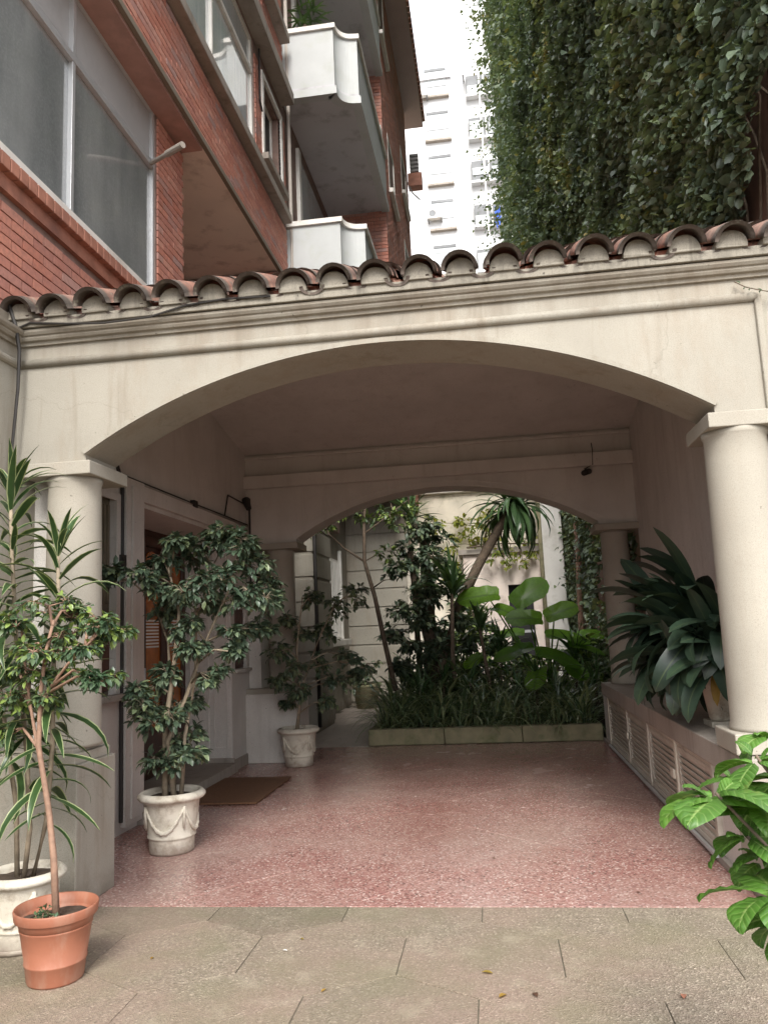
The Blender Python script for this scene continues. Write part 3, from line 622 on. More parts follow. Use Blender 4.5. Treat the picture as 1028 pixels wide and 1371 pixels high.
# =================================================================== BRICK APARTMENT BUILDING
bb = thing('brick_apartment_building', 'tall red brick apartment building with curved balconies rising on the left behind the porch', 'building', (-3.6, 10, 0))
MB().box(-4.7, -3.66, 1.0, 10.6, -.05, 3.49).build('light_block_mass', M_BEIGE, bb)  # unseen boxes added behind the porch wall to block light leaks
MB().box(-3.655, -3.09, 1.0, 6.38, -.05, 3.49).build('light_block_mass', M_BEIGE, bb)
MB().box(-3.655, -3.09, 8.97, 10.6, -.05, 3.49).build('light_block_mass', M_BEIGE, bb)
MB().box(-3.655, -3.07, 6.4, 8.95, 2.76, 3.49).build('light_block_mass', M_BEIGE, bb)
def brick_cells(u0, u1, z0, z1, holes=(), course=.076, ln=.255, jt=.011, rg=random.Random(5)):
    out = []; nrow = int((z1-z0)/course)
    for j in range(nrow):
        za = z0+j*course; zb = za+course-jt; zm = (za+zb)/2
        segs = [(u0, u1)]
        for (h0, h1, hz0, hz1) in holes:
            if hz0-.01 < zm < hz1+.01:
                ns = []
                for a, b_ in segs:
                    if h1 <= a or h0 >= b_: ns.append((a, b_))
                    else:
                        if h0 > a: ns.append((a, h0))
                        if h1 < b_: ns.append((h1, b_))
                segs = ns
        u = u0-(ln/2 if j % 2 else 0)
        while u < u1:
            for a, b_ in segs:
                p, q = max(u, a), min(u+ln-jt, b_)
                if q-p > .03: out.append((p, q, za, zb, rg.uniform(0, .004), rg.random()))
            u += ln
    return out
def bricks_x(cells, xf, mb):   # face towards +X at xf
    for p, q, za, zb, o_, r_ in cells: mb.box(xf-.02, xf+.001+o_, p, q, za, zb, r_)
def bricks_y(cells, yf, mb):   # face towards -Y at yf
    for p, q, za, zb, o_, r_ in cells: mb.box(p, q, yf-.001-o_, yf+.02, za, zb, r_)
XA, XO, XT = -3.05, -2.80, -1.65
def wall_holes_x(xf, y0, y1, z0, z1, holes, mat, parent, th=.25, name='wall'):
    """wall with rectangular holes as boxes"""
    ys = sorted(set([y0, y1]+[h for a in holes for h in a[:2]])); m = MB()
    for a, b_ in zip(ys[:-1], ys[1:]):
        zz = z0
        for h in sorted([h for h in holes if h[0] <= a and h[1] >= b_], key=lambda h: h[2]):
            if h[2] > zz: m.box(xf-th, xf, a, b_, zz, h[2])
            zz = h[3]
        if zz < z1: m.box(xf-th, xf, a, b_, zz, z1)
    return m.build(name, mat, parent)
# lower storey: spandrel, window band, pier
wall_holes_x(XA-.012, 1.2, 7.62, 3.5, 6.8, [(1.4, 6.93, 4.80, 6.8)], M_MORTAR, bb)
me_cache = {}
cells = brick_cells(3.2, 7.62, 3.60, 4.48)+brick_cells(6.96, 7.62, 4.84, 6.78)
cells_sorted = sorted(cells, key=lambda c: c[0]); 
for c in cells_sorted[:300]:
    key = (round(c[1]-c[0], 2),)
    if key not in me_cache:
        me_ = MB().box(-.02, .002, 0, key[0], 0, c[3]-c[2]).mesh('brick'); me_.materials.append(M_BRICK); me_cache[key] = me_
    inst('brick', me_cache[key], Matrix.Translation((XA+c[4], c[0], c[2])), bb)
mm = MB(); bricks_x(cells_sorted[300:]+brick_cells(1.2, 3.19, 3.60, 4.48), XA, mm)
# pier's inner brick and return face
bricks_x(brick_cells(2, 11.2, 6.875, 7.74)+brick_cells(9.62, 11.2, 7.95, 9.6, [(9.98, 10.92, 8.2, 9.42)])+brick_cells(2, 6.98, 7.95, 9.6, [(3.2, 6.3, 7.9, 9.7)]), XO, mm)
bricks_x(brick_cells(2, 11.2, 9.98, 11.4, [(10.2, 10.9, 11.0, 11.5)])+brick_cells(2, 11.2, 11.4, 16.2, [(7, 9.6, 10.9, 12.6)]), XO, mm)
# front face of tower and side face
bricks_y(brick_cells(XO, XT-.02, 4.5, 16.4), 15.0, mm)
tw = [(15.85, 17.05, 11.0, 12.35), (18.9, 20.0, 9.9, 11.4), (15.2, 16.3, 14.3, 16.2), (19.0, 20.4, 12.8, 14.1)]
bricks_x(brick_cells(15.0, 21.0, 4.5, 16.4, tw), XT, mm)
bricks_y(brick_cells(-4.4, XO-.02, 6.0, 6.78), 10.6, mm)
# orange corner courses
mm.build('brickwork', M_BRICK, bb, kind='stuff')
# sill of the lower window: brick rowlock ledge with a white strip
for k in range(60):
    y = 1.3+k*.105
    if y < 7.5: MB().box(XA-.02, XA+.085, y, y+.095, 4.60, 4.70).build('sill_brick', M_REDSILL, bb, bevel=.004, seg=1)
MB().box(XA-.02, XA+.03, 1.3, 7.62, 4.49, 4.60).build('sill_course', M_REDSILL, bb)
MB().box(XA-.1, XA+.05, 1.4, 6.96, 4.715, 4.785).build('window_sill', M_WHITE, bb, bevel=.004)
def window(y0, y1, z0, z1, x, mulls, trans, glass, parent, fr=.05, upper=None, matf=M_ALU):
    f = MB().box(x-.06, x, y0, y0+fr, z0, z1).box(x-.06, x, y1-fr, y1, z0, z1).box(x-.06, x, y0+fr, y1-fr, z0, z0+fr).box(x-.06, x, y0+fr, y1-fr, z1-fr, z1).build('window', matf, parent, bevel=.003)
    ys = [y0+fr]+list(mulls)+[y1-fr]
    for yy in mulls: MB().box(x-.05, x+.008, yy-.022, yy+.022, z0+fr, z1-fr).build('mullion', matf, f, bevel=.003)
    if trans: MB().box(x-.05, x+.014, y0+fr, y1-fr, trans-.035, trans+.035).build('transom', matf, f, bevel=.003)
    for a, b_ in zip(ys[:-1], ys[1:]):
        zt = trans or z1-fr
        MB().box(x-.045, x-.03, a, b_, z0+fr, zt).build('pane', glass, f)
        if trans: MB().box(x-.045, x-.03, a, b_, zt, z1-fr).build('pane', upper or glass, f)
    return f
window(1.45, 6.93, 4.785, 6.8, XA-.02, [3.6, 5.38], 6.17, M_GLASSD, bb, upper=M_BLIND)
# overhanging upper storeys
MB().box(XO-1.9, XO+.0, 1.2, 11.25, 6.80, 6.868).build('edge_band', M_BEIGE, bb, bevel=.003)
MB().box(XO-.02, XO+.03, 1.2, 11.25, 6.795, 6.86).build('edge_band', M_ST, bb, bevel=.004)
MB().box(XO-.35, XO-.02, 1.2, 7.6, 6.76, 6.795).build('soffit_brick_band', M_SOFB, bb)
wall_holes_x(XO-.012, 1.2, 11.2, 6.87, 16.4, [(3.2, 6.3, 7.9, 9.7), (7.0, 9.60, 7.9, 9.75), (9.98, 10.92, 8.2, 9.42), (7, 9.6, 10.9, 12.6), (10.2, 10.9, 11., 11.5)], M_MORTAR, bb)
MB().box(-4.75, -4.7, 7.6, 11.2, 3.5, 6.8).box(-4.7, XO-.3, 10.75, 10.95, 3.5, 5.98).build('recess_wall', M_BEIGE, bb)
MB().box(-4.7, XA-.27, 7.5, 7.62, 3.5, 6.8).build('recess_wall', M_BEIGE, bb)
MB().box(-4.7, XO-.02, 10.62, 10.74, 3.5, 6.78).build('recess_wall', M_MORTAR, bb)
MB().box(XO-.02, XO+.115, 1.2, 11.1, 7.765, 7.90).build('window_sill', M_LEDGE, bb, bevel=.01)
MB().box(XO-.02, XO+.20, 1.2, 11.1, 9.76, 9.95).build('window_sill', M_LEDGE, bb, bevel=.01)
MB().box(XO-.02, XO+.16, 9.9, 11.1, 10.85, 10.98).build('window_sill', M_LEDGE, bb, bevel=.01)
window(7.0, 9.60, 7.9, 9.75, XO-.03, [7.98], 9.2, M_GLASSL, bb, fr=.06, matf=M_WHITE)
window(3.2, 6.3, 7.9, 9.7, XO-.03, [4.8], 9.2, M_GLASSL, bb, fr=.06, matf=M_WHITE)
window(7.0, 9.6, 10.9, 12.6, XO-.03, [8.3], None, M_GLASSL, bb, fr=.06, matf=M_WHITE)
f_ = window(9.98, 10.92, 8.2, 9.42, XO-.12, [], None, M_DARK, bb, fr=.05, matf=M_WHITE)
MB().box(XO-.03, XO+.03, 9.90, 9.98, 8.2, 9.42).box(XO-.03, XO+.03, 10.92, 11.0, 8.2, 9.42).box(XO-.03, XO+.03, 9.9, 11.0, 9.42, 9.5).build('window_surround', M_WHITE, bb, bevel=.005)
MB().box(XO-.1, XO+.10, 9.88, 11.02, 8.10, 8.198).build('window_sill', M_LEDGE, bb, bevel=.006)
MB().tube([(XO+.05, 11.3, 16), (XO+.05, 11.3, 7.2), (XO+.02, 11.22, 6.9), (XO+.02, 11.3, 3.4)], .032, 8).build('downpipe', M_PIPE, bb, smooth=True)
MB().tube([(XO+.03, 9.75, 9.7), (XO+.03, 9.75, 8.9), (XO+.03, 9.85, 8.8)], .014, 6).build('cable', M_CABLE, bb)
# recessed balcony bay and tower
MB().box(XO-.5, XO-.06, 11.2, 15.02, 3.4, 16.4).box(XO-.05, XT-.012, 15.012, 20.99, 4.3, 16.4).build('wall', M_MORTAR, bb)
def balcony(zb, h, with_door=True):
    pts = [(XO-.06, 11.28), (-1.97, 11.28)]
    for k in range(9):
        a = R(10*k+5); pts.append((-1.97+.27*(1-math.cos(a)), 11.28+.30*math.sin(a)))
    pts += [(-1.63, 11.59), (-1.62, 15.0)]
    def off(P, d):
        out = []
        for i, p in enumerate(P):
            a = Vector(P[max(i-1, 0)]); c = Vector(P[min(i+1, len(P)-1)]); q = Vector(p); t1 = (q-a).normalized() if i else (c-q).normalized(); t2 = (c-q).normalized() if i < len(P)-1 else t1
            n1 = Vector((t1.y, -t1.x)); n2 = Vector((t2.y, -t2.x)); nn = (n1+n2).normalized(); k = d/max(.45, nn.dot(n1)); out.append((p[0]+nn.x*k, p[1]+nn.y*k))
        return out
    sl = MB().prism([(x, y, zb) for x, y in pts]+[(XO-.06, 15.0, zb)], (0, 0, .16)).build('balcony', M_GREY, bb)
    def strip(d0, d1, z0, z1, nm, mat):
        A_, B_ = off(pts, d0), off(pts, d1); m = MB(); vs_ = []; fs = []
        for (x, y), (x2, y2) in zip(A_, B_): vs_ += [(x, y, z0), (x2, y2, z0), (x2, y2, z1), (x, y, z1)]
        for i in range(len(pts)-1):
            for j in range(4): k = (j+1) % 4; fs.append((4*i+j, 4*i+k, 4*i+4+k, 4*i+4+j))
        fs += [(0, 1, 2, 3), tuple(4*(len(pts)-1)+j for j in range(4))]
        m.add(vs_, fs).build(nm, mat, sl)
    strip(-.1, .0, zb+.16, zb+h-.08, 'parapet', M_BALC); strip(-.12, .035, zb-.03, zb+.10, 'slab_edge', M_BALC); strip(-.13, .04, zb+h-.08, zb+h, 'coping', M_WHITE)
    if with_door:
        d = MB().box(XO-.06, XO+.0, 12.2, 12.36, zb+.2-2.9, zb-.25).build('door_frame', M_WHITE, sl)
        MB().box(XO-.055, XO-.03, 12.36, 14.6, zb+.2-2.9, zb-.35).build('door_pane', M_GLASSL, sl)
balcony(10.02, 1.22); balcony(6.66, 1.22); balcony(13.1, 1.22)
for (y0, y1, z0, z1) in tw: window(y0, y1, z0, z1, XT+.01, [], None, M_FARG, bb, fr=.09, matf=M_WHITE)
for (y0, y1, z0, z1) in tw: MB().box(XT, XT+.09, y0-.05, y1+.05, z0-.1, z0).build('window_sill', M_WHITE, bb, bevel=.01)
# eaves
MB().box(XT-.3, -1.16, 12.0, 21.75, 16.40, 16.55).build('eaves_soffit', M_EAVE, bb, bevel=.01)
MB().box(XT-2, -1.2, 12.0, 21.7, 16.55, 17.0).build('roof', M_REDSILL, bb)
et = MB()
for k in range(54):
    y = 12.1+k*.18
    et.add([(-1.20+.0, y-.085, 16.55), (-1.20, y+.085, 16.55), (-1.08, y+.085, 16.56), (-1.08, y-.085, 16.56), (-1.2, y, 16.66), (-1.08, y, 16.64)], [(0, 1, 2, 3), (0, 3, 5, 4), (1, 4, 5, 2), (3, 2, 5), (0, 4, 1)])
for i, k in enumerate(range(54)): pass
tme = MB().add(et.v[:6], et.f[:5]).mesh('roof_tile', Vector((-1.2, 12.1, 16.55))); tme.materials.append(M_TILE)
for k in range(54): inst('roof_tile', tme, Matrix.Translation((-1.2, 12.1+k*.18, 16.555)), bb)
# cream ground floor wall of the building beyond the porch
gw = wall_holes_x(-3.0, 9.95, 16.4, 0, 4.3, [(13.55, 15.35, 1.36, 2.9)], M_ST, bb, th=.2, name='ground_floor_wall')
MB().box(-3.2, -1.75, 16.4, 16.6, 0, 4.3).build('return_wall', M_ST, bb)
for k in range(11):      # rustication bands stand proud of the grooves
    z = .04+k*.385
    MB().box(-2.998, -1.73, 16.375, 16.398, z+.02, z+.36).build('rusticated_band', M_ST, bb, bevel=.006)
    MB().box(-2.998, -2.70, 11.9, 13.25, z+.02, z+.36).build('rusticated_band', M_ST, bb, bevel=.008)
MB().box(-2.999, -2.72, 11.92, 13.23, 0, 4.2).build('pier', M_ST, bb)
wf = window(13.55, 15.35, 1.36, 2.9, -2.99, [14.45], None, M_GLASSL, bb, fr=.06, matf=M_WHITE)
for k in range(14): MB().tube([(-2.95, 13.65+k*.125, 1.4), (-2.95, 13.65+k*.125, 2.86)], .009, 5).build('window_bar', M_WHITE, wf)
MB().box(-2.999, -2.80, 13.35, 15.55, 1.24, 1.355).build('window_sill', M_WHITE, bb, bevel=.01)
MB().box(-2.999, -2.93, 13.35, 13.5, 1.36, 3.1).box(-2.999, -2.93, 15.4, 15.5, 1.36, 3.1).build('window_surround', M_WHITE, bb, bevel=.008)
MB().tube([(-2.66, 11.86, 4.3), (-2.66, 11.86, .1)], .028, 8).build('downpipe', M_CABLE, bb, smooth=True)

# =================================================================== WHITE APARTMENT BUILDING (far)
wb = thing('white_apartment_building', 'pale sunlit apartment block with small windows seen far off above the tiles', 'building', (1, 50, 0))
YW = 48.0
MB().box(-9, .25, YW, YW+14, 0, 37.7).build('wall', M_FAR, wb)
MB().box(.25, 14, YW+.6, YW+14, 0, 45).build('wall', M_FAR, wb)
MB().box(-.55, .22, YW-.25, YW, 0, 37.7).build('pier', M_FAR, wb, bevel=.05)
MB().box(-9.1, .35, YW-.15, YW+1, 37.7, 38.0).build('parapet_coping', M_GREY, wb)
for k in range(-3, 4):
    z = 26.85+k*3.15
    MB().box(-2.45, -.72, YW-.28, YW, z, z+.14).build('ledge', M_LEDGE, wb)
    if k != 0 or True:
        w = MB().box(-2.3, -.85, YW-.04, YW-.005, z+.9, z+2.2).build('window', M_FARG, wb)
        MB().box(-2.3, -.85, YW-.07, YW-.042, z+2.02, z+2.2).build('shutter_box', M_FARD, w)
        MB().box(-2.25, -.9, YW-.06, YW-.042, z+1.0+.35*((k*5+1) % 3), z+1.95).build('pane', M_BALC, w)
    z2 = 27.15+k*3.1
    w = MB().box(.45, 2.75, YW+.3, YW+.585, z2, z2+1.45).build('window', M_FARD, wb)
    MB().box(.5, 1.4+.2*(k % 2), YW+.25, YW+.298, z2+.05+.4*(k % 3 == 1), z2+.7+.25*(k % 3)).build('pane', M_BALC, w)
    MB().box(1.55, 1.62, YW+.2, YW+.298, z2, z2+1.45).build('mullion', M_WHITE, w)
    MB().box(1.75, 2.6, YW+.25, YW+.298, z2+.2, z2+.95).build('pane', M_FARG, w)
    MB().box(.4, 2.8, YW+.1, YW+.58, z2-.16, z2-.005).build('window_sill', M_FAR, w)
    w = MB().box(3.6, 5.2, YW+.3, YW+.585, z2, z2+1.45).build('window', M_FARD, wb); MB().box(3.65, 4.4, YW+.25, YW+.298, z2+.05, z2+.9).build('pane', M_BALC, w)
    
MB().tube([(1.28, YW-.1, 44), (1.28, YW-.1, 5)], .06, 6).build('downpipe', M_WHITE, wb)
MB().tube([(-2.72, YW-.1, 30), (-2.72, YW-.1, 5)], .04, 6).build('downpipe', M_GREY, wb)
# laundry
tag(MB().prism([(1.75, YW-.2, 28.1), (2.1, YW-.2, 28.1), (2.14, YW-.2, 27.2), (2.0, YW-.2, 26.6), (1.92, YW-.2, 27.1), (1.85, YW-.2, 26.5), (1.72, YW-.2, 27.2)], (0, .06, 0)).build('hanging_garment', M_CLOTHB), 'blue garment hanging outside a window of the white apartment block', 'garment')
tag(MB().prism([(2.25, YW-.2, 34.6), (2.5, YW-.2, 34.7), (2.58, YW-.2, 33.6), (2.4, YW-.2, 33.1), (2.3, YW-.2, 33.7)], (0, .06, 0)).build('hanging_garment', M_CLOTHG), 'bright green garment hanging high on the white apartment block', 'garment')
tag(MB().prism([(2.3, YW-.2, 28.1), (3.0, YW-.2, 28.0), (3.0, YW-.2, 27.2), (2.32, YW-.2, 27.2)], (0, .05, 0)).build('hanging_towel', M_BALC), 'pale towel hanging right of the blue garment on the white block', 'towel')
def ac_unit(p, s_, label, rot=0):
    a = thing('air_conditioner', label, 'air conditioner', p, 'air conditioners on the far walls'); x, y, z = p
    MB().box(x-.42*s_, x+.42*s_, y-.16*s_, y+.16*s_, z, z+.55*s_).build('casing', M_WHITE, a, bevel=.02)
    MB().sweep([0, 1], lambda t: [(x-.12*s_+.2*s_*math.cos(2*math.pi*k/16), y-.165*s_-.01*t, z+.28*s_+.2*s_*math.sin(2*math.pi*k/16)) for k in range(16)]).build('fan_grille', M_FARD, a)
    MB().box(x-.4*s_, x-.33*s_, y-.2*s_, y+.3*s_, z-.08*s_, z-.005).box(x+.33*s_, x+.4*s_, y-.2*s_, y+.3*s_, z-.08*s_, z-.005).build('bracket', M_OPEN, a)
    return a
ac_unit((-2.1, YW-.35, 27.6), 1.15, 'white air conditioner with round fan grille on the far white block, left of its pier')
ac_unit((-2.6, YW-.4, 36.3), 1.2, 'air conditioner under the flat roof edge of the far white block')
ac_unit((-1.95, 14.75, 11.3), .75, 'white air conditioner at the end of the upper balcony, against the brick wall')
vb = thing('wall_vent_box', 'dark red box with a louvred vent hanging off the far end of the brick building', 'vent', (-1.45, 20.9, 14.0))
MB().box(-1.62, -1.22, 20.75, 21.05, 13.95, 14.35).build('box', M_REDSILL, vb, bevel=.01)
for k in range(5): MB().box(-1.55, -1.3, 20.8, 20.95, 14.42+k*.12, 14.48+k*.12).build('louvre', M_OPEN, vb)
MB().tube([(-1.64, 20.8, 14.1), (-1.5, 20.7, 13.7), (-1.3, 20.75, 13.5)], .02, 5).build('hose', M_OPEN, vb)

# =================================================================== BOUNDARY WALL WITH IVY
bw_ = thing('boundary_wall', 'tall faded pink boundary wall almost wholly hidden under ivy on the right', 'wall', (2.1, 14, 0))
XI = 2.06
MB().box(XI, XI+.3, 4.2, 4.96, 3.62, 27).box(XI, XI+.3, 4.96, 24, 0, 27).build('wall', M_PINKW, bw_)
MB().box(XI-.1, XI+.3, 24.0, 30, 0, 33).build('far_wall', M_PINKW, bw_)
def vnoise(a, b_, seed, s_):
    r_ = np.random.default_rng(seed); G = r_.random((64, 64)); x = a/s_; y = b_/s_
    xi = np.floor(x).astype(int); yi = np.floor(y).astype(int); fx = x-xi; fy = y-yi; fx = fx*fx*(3-2*fx); fy = fy*fy*(3-2*fy)
    g_ = lambda i, j: G[i % 64, j % 64]
    return (g_(xi, yi)*(1-fx)+g_(xi+1, yi)*fx)*(1-fy)+(g_(xi, yi+1)*(1-fx)+g_(xi+1, yi+1)*fx)*fy
def frames(d, twist):
    """(N,3) directions -> rotation matrices with +X along d"""
    d = d/np.linalg.norm(d, axis=1, keepdims=True); s_ = np.cross(np.tile([0., 0, 1], (len(d), 1)), d); s_ /= (np.linalg.norm(s_, axis=1, keepdims=True)+1e-6)
    t = np.cross(d, s_); c, sn = np.cos(twist)[:, None], np.sin(twist)[:, None]; s2 = s_*c+t*sn; t2 = -s_*sn+t*c
    return np.stack([d, s2, t2], axis=2)
IVYT = ([(0, 0, 0), (.22, .40, .08), (.68, .30, .05), (1, 0, -.12), (.68, -.30, .05), (.22, -.40, .08)], [(0, 3, 2, 1), (0, 5, 4, 3)], [0., 1., 1., 0., 1., 1.])
def ivy_field(y, z, xw, bul, size, tone_seed, name, label, flip=-1, cat='ivy'):
    N = len(y)
    b1 = vnoise(y*.9+z*.25+50, z*1.1-y*.2+20, tone_seed, 1.1); b2 = vnoise(y+9, z+3, tone_seed+1, .42); b3 = vnoise(y, z, tone_seed+2, .17)
    dep = (bul*(.15+.95*b1**1.5+.45*b2)+.10*b3)*rng.uniform(.5, 1.04, N)**.6
    spr = vnoise(y*1.7+3, z*1.9+5, tone_seed+9, .55); edge = np.clip((y-14)/8, .25, 1.4); dep = dep+np.where((spr > .58) & (rng.random(N) < .30), (spr-.5)*rng.random(N)*2.3*edge, 0)
    P = np.stack([xw+flip*dep, y+rng.normal(0, .03, N), z+rng.normal(0, .03, N)], 1)
    d = np.stack([flip*rng.uniform(.2, 1.2, N), rng.normal(-.15, .8, N), rng.normal(-.55, .55, N)], 1)
    Rm = frames(d, rng.normal(0, .6, N)); print('ivy', N); s_ = size*rng.uniform(.45, 1.45, N)
    M_ = np.concatenate([Rm*s_[:, None, None], P[:, :, None]], 2)
    t1 = vnoise(y*1+z*.3+7, z-.4*y+11, tone_seed+5, 1.3); t2 = vnoise(y+1, z+2, tone_seed+6, .6)
    tone = .20+.60*t1*t2*1.3+.26*rng.random(N)+.16*(b1-.4)
    sp = rng.random(N); tone = np.where((sp > .985) & (t1 > .35), .97, np.where(sp > .93, tone+.25, tone))
    o = big_mesh(name, IVYT, M_, M_IVY, None, np.clip(tone, 0, 1)); return tag(o, label, cat)
N = 640000; y = 4.2+19.8*rng.random(N)**1.25; z = 3.6+23.5*rng.random(N)**1.15
dst = np.sqrt(y**2+4); k_ = (z < 1.5+dst*1.45+1.5) & (z < 27)
thin = vnoise(y, z, 91, .9); k_ &= (z > 4.15+.25*thin); k_ &= ~((y < 6.1) & (z < 4.5+.5*(thin-.5)-.3*(y-5.2)) & (thin > .1)); k_ &= rng.random(N) < np.clip(1.35-dst*.02, .3, 1)
y, z = y[k_], z[k_]; dst = np.sqrt(y**2+(z-1.5)**2)
bul = .26+.05*np.clip((y-11)/11, 0, 1)+.022*np.clip(z-13, 0, 14)*np.clip((y-14)/8, 0, 1)
ivy_field(y, z, XI, bul, .051+.0029*dst, 21, 'ivy', 'dense green ivy covering the tall wall right of the porch roof')
N = 70000
# far ivy column: its end face and left face
y = 24+6*rng.random(N)**1.3; z = 3+30*rng.random(N); ivy_field(y, z, XI-.1, .42+.02*np.clip(z-16, 0, 14), .115, 33, 'ivy', 'blue-green ivy hanging over the far end of the boundary wall against the white block')
N = 36000; xx = XI-.5+.9*rng.random(N); zz = 3+30*rng.random(N); P = np.stack([xx, 23.9-.7*rng.random(N)*vnoise(xx, zz, 5, .6), zz], 1)
d = np.stack([rng.normal(-.2, .8, N), -rng.uniform(.2, 1.2, N), rng.normal(-.5, .5, N)], 1); Rm = frames(d, rng.normal(0, .6, N)); s_ = .115*rng.uniform(.6, 1.3, N)
tag(big_mesh('ivy', IVYT, np.concatenate([Rm*s_[:, None, None], P[:, :, None]], 2), M_IVY, None, np.clip(.2+.4*vnoise(xx, zz, 8, .9)+.2*rng.random(N), 0, 1)), 'ivy on the near face of the far wall step, between the two ivy masses', 'ivy')
# ivy low on the boundary wall, seen through the rear arch
N = 16000; y = 10.2+9*rng.random(N); z = .3+5*rng.random(N)
k_ = vnoise(y, z, 71, .7) > .28; ivy_field(y[k_], z[k_], XI-.12, .22, .085, 55, 'ivy', 'loose ivy and bare vines on the wall beyond the rear arch, right of the pale pillar')
tag(MB().tube([(1.72, 16.2, 0), (1.7, 16.0, 1.5), (1.76, 16.1, 3), (1.72, 15.9, 5)], [.07, .06, .05, .04], 7).build('vine_trunk', M_STEM, smooth=True), 'reddish vine trunk climbing the ivy wall beyond the rear arch', 'vine')

iv = MB(); rgi = random.Random(8)
for k in range(26):
    y0 = rgi.uniform(4.9, 9.5); x0 = XI-.03; p = Vector((x0, y0, 3.7)); pts = [p.copy()]
    for j in range(9): p = p+Vector((rgi.uniform(-.03, .01), rgi.uniform(-.22, .22), rgi.uniform(.2, .4))); p.x = max(XI-.1, min(XI-.02, p.x)); pts.append(p.copy())
    iv.tube(pts, [.014-.0011*i for i in range(10)], 5)
iv.build('ivy_stems', M_BARK, bw_, smooth=True, kind='stuff')
# =================================================================== GARDEN BACK WALLS
gwall = thing('garden_wall', 'rough cream garden wall closing the view behind the planting', 'wall', (-.5, 19.2, 0))
MB().box(-3.2, 2.3, 19.2, 19.5, 0, 4.75).build('wall', M_LOOSE, gwall)
MB().box(-3.2, 2.3, 19.05, 19.55, 4.75, 5.25).build('coping_band', M_WHITE, gwall, bevel=.03)
shed = thing('garden_shed', 'low beige shed with a dark opening behind the elephant ears', 'shed', (.4, 18.2, 0))
m = MB(); m.box(-.6, .38, 18.0, 18.2, 0, 3.1).box(.92, 1.15, 18.0, 18.2, 0, 3.1).box(.38, .92, 18.0, 18.2, 2.38, 3.1).box(.38, .92, 18.0, 18.2, 0, .25); m.build('wall', M_BEIGE, shed)
MB().box(.38, .92, 18.3, 18.35, .25, 2.38).build('opening', M_DARK, shed)
MB().box(.38, .92, 18.02, 18.06, 1.3, 1.36).build('window_bar', M_ALU, shed)
MB().box(-.7, 1.17, 17.9, 19.2, 3.1, 3.22).build('roof', M_LEDGE, shed, bevel=.01)
pl = thing('garden_pillar', 'pale streaked pillar standing between the shed and the ivy wall', 'pillar', (1.4, 17.8, 0))
MB().box(1.17, 1.62, 17.6, 18.0, 0, 6.0).build('shaft', M_WHITE, pl, bevel=.02)
MB().tube([(1.14, 17.62, 0), (1.14, 17.62, 6)], .05, 8).build('downpipe', M_KERB, pl, smooth=True)
# =================================================================== PLANTER KERB
kb = thing('planter_kerb', 'low mossy concrete kerb edging the planted bed beyond the terrazzo', 'kerb', (-.2, 10.6, 0))
for k in range(3):
    x0 = -1.72+k*1.0; x1 = x0+.995 if k < 2 else 1.285
    MB().box(x0, x1, 10.52, 10.66, 0, .205).build('kerb_stone', M_KERB, kb, bevel=.012)
for k in range(5): MB().box(-1.72, -1.6, 10.67+k*1.0, 11.66+k*1.0, 0, .20).build('kerb_stone', M_KERB, kb, bevel=.012)

# =================================================================== POTS
def swag_pot(cx, cy, s_, label, group='white swag pots'):
    p = thing('swag_pot', label, 'plant pot', (cx, cy, 0), group)
    pr_ = [(.02, .002), (.165, .002), (.17, .02), (.172, .10), (.176, .115), (.184, .12), (.184, .13), (.178, .14), (.19, .22), (.203, .30), (.212, .375), (.222, .385), (.245, .395), (.258, .41), (.258, .425), (.24, .445), (.225, .452), (.212, .448), (.205, .42), (.2, .38), (.02, .38)]
    b_ = MB().lathe(cx, cy, [(r_*s_, z*s_) for r_, z in pr_], 56).build('body', M_POT, p, smooth=True)
    rad = lambda z: .172+(.212-.172)*(z-.1)/.275
    for q in range(4):
        a0 = R(-130+q*90); m = MB(); pts = []; rr = []
        for i in range(25):
            t = i/24; a = a0+R(86)*t; z = .345-.175*math.sin(math.pi*t)**.8; r_ = rad(z)+.004
            pts.append((cx+s_*r_*math.cos(a), cy+s_*r_*math.sin(a), z*s_)); rr.append(s_*(.008+.009*math.sin(math.pi*t)+.003*((i*7) % 3-1)))
        m.tube(pts, rr, 7).build('swag_relief', M_POT, b_, smooth=True)
        z = .35; r_ = rad(z); m = MB(); a = a0-R(2)
        m.tube([(cx+s_*(r_)*math.cos(a), cy+s_*(r_)*math.sin(a), s_*.36), (cx+s_*(r_+.005)*math.cos(a), cy+s_*(r_+.005)*math.sin(a), s_*.30), (cx+s_*(r_-.004)*math.cos(a), cy+s_*(r_-.004)*math.sin(a), s_*.2)], [s_*.016, s_*.012, s_*.007], 7).build('drop_relief', M_POT, b_, smooth=True)
    so = MB(); N_ = 28
    vs_ = [(cx, cy, .405*s_)]+[(cx+s_*.2*f*math.cos(2*math.pi*k/N_), cy+s_*.2*f*math.sin(2*math.pi*k/N_), s_*(.40+.012*random.random())) for f in (.5, 1) for k in range(N_)]
    fs = [(0, 1+k, 1+(k+1) % N_) for k in range(N_)]+[(1+k, 1+N_+k, 1+N_+(k+1) % N_, 1+(k+1) % N_) for k in range(N_)]
    so.add(vs_, fs).build('soil', M_SOIL, p)
    return p
swag_pot(-2.38, 5.66, .93, 'weathered white pot with raised swags beside the brown door, holding the larger ficus')
swag_pot(-2.31, 9.15, .95, 'small-looking white swag pot in front of the far left pedestal')
wp = swag_pot(-2.47, 3.98, .80, 'stained white swag pot on a saucer behind the orange pot', 'white swag pots')
MB().lathe(-2.47, 3.98, [(.02, .0), (.165, .0), (.19, .03), (.18, .032), (.16, .012), (.02, .012)], 40).build('saucer', M_POT, wp, smooth=True)
tp = thing('terracotta_pot', 'orange terracotta-coloured pot with two raised rings in the bottom left corner', 'plant pot', (-2.07, 3.60, 0))
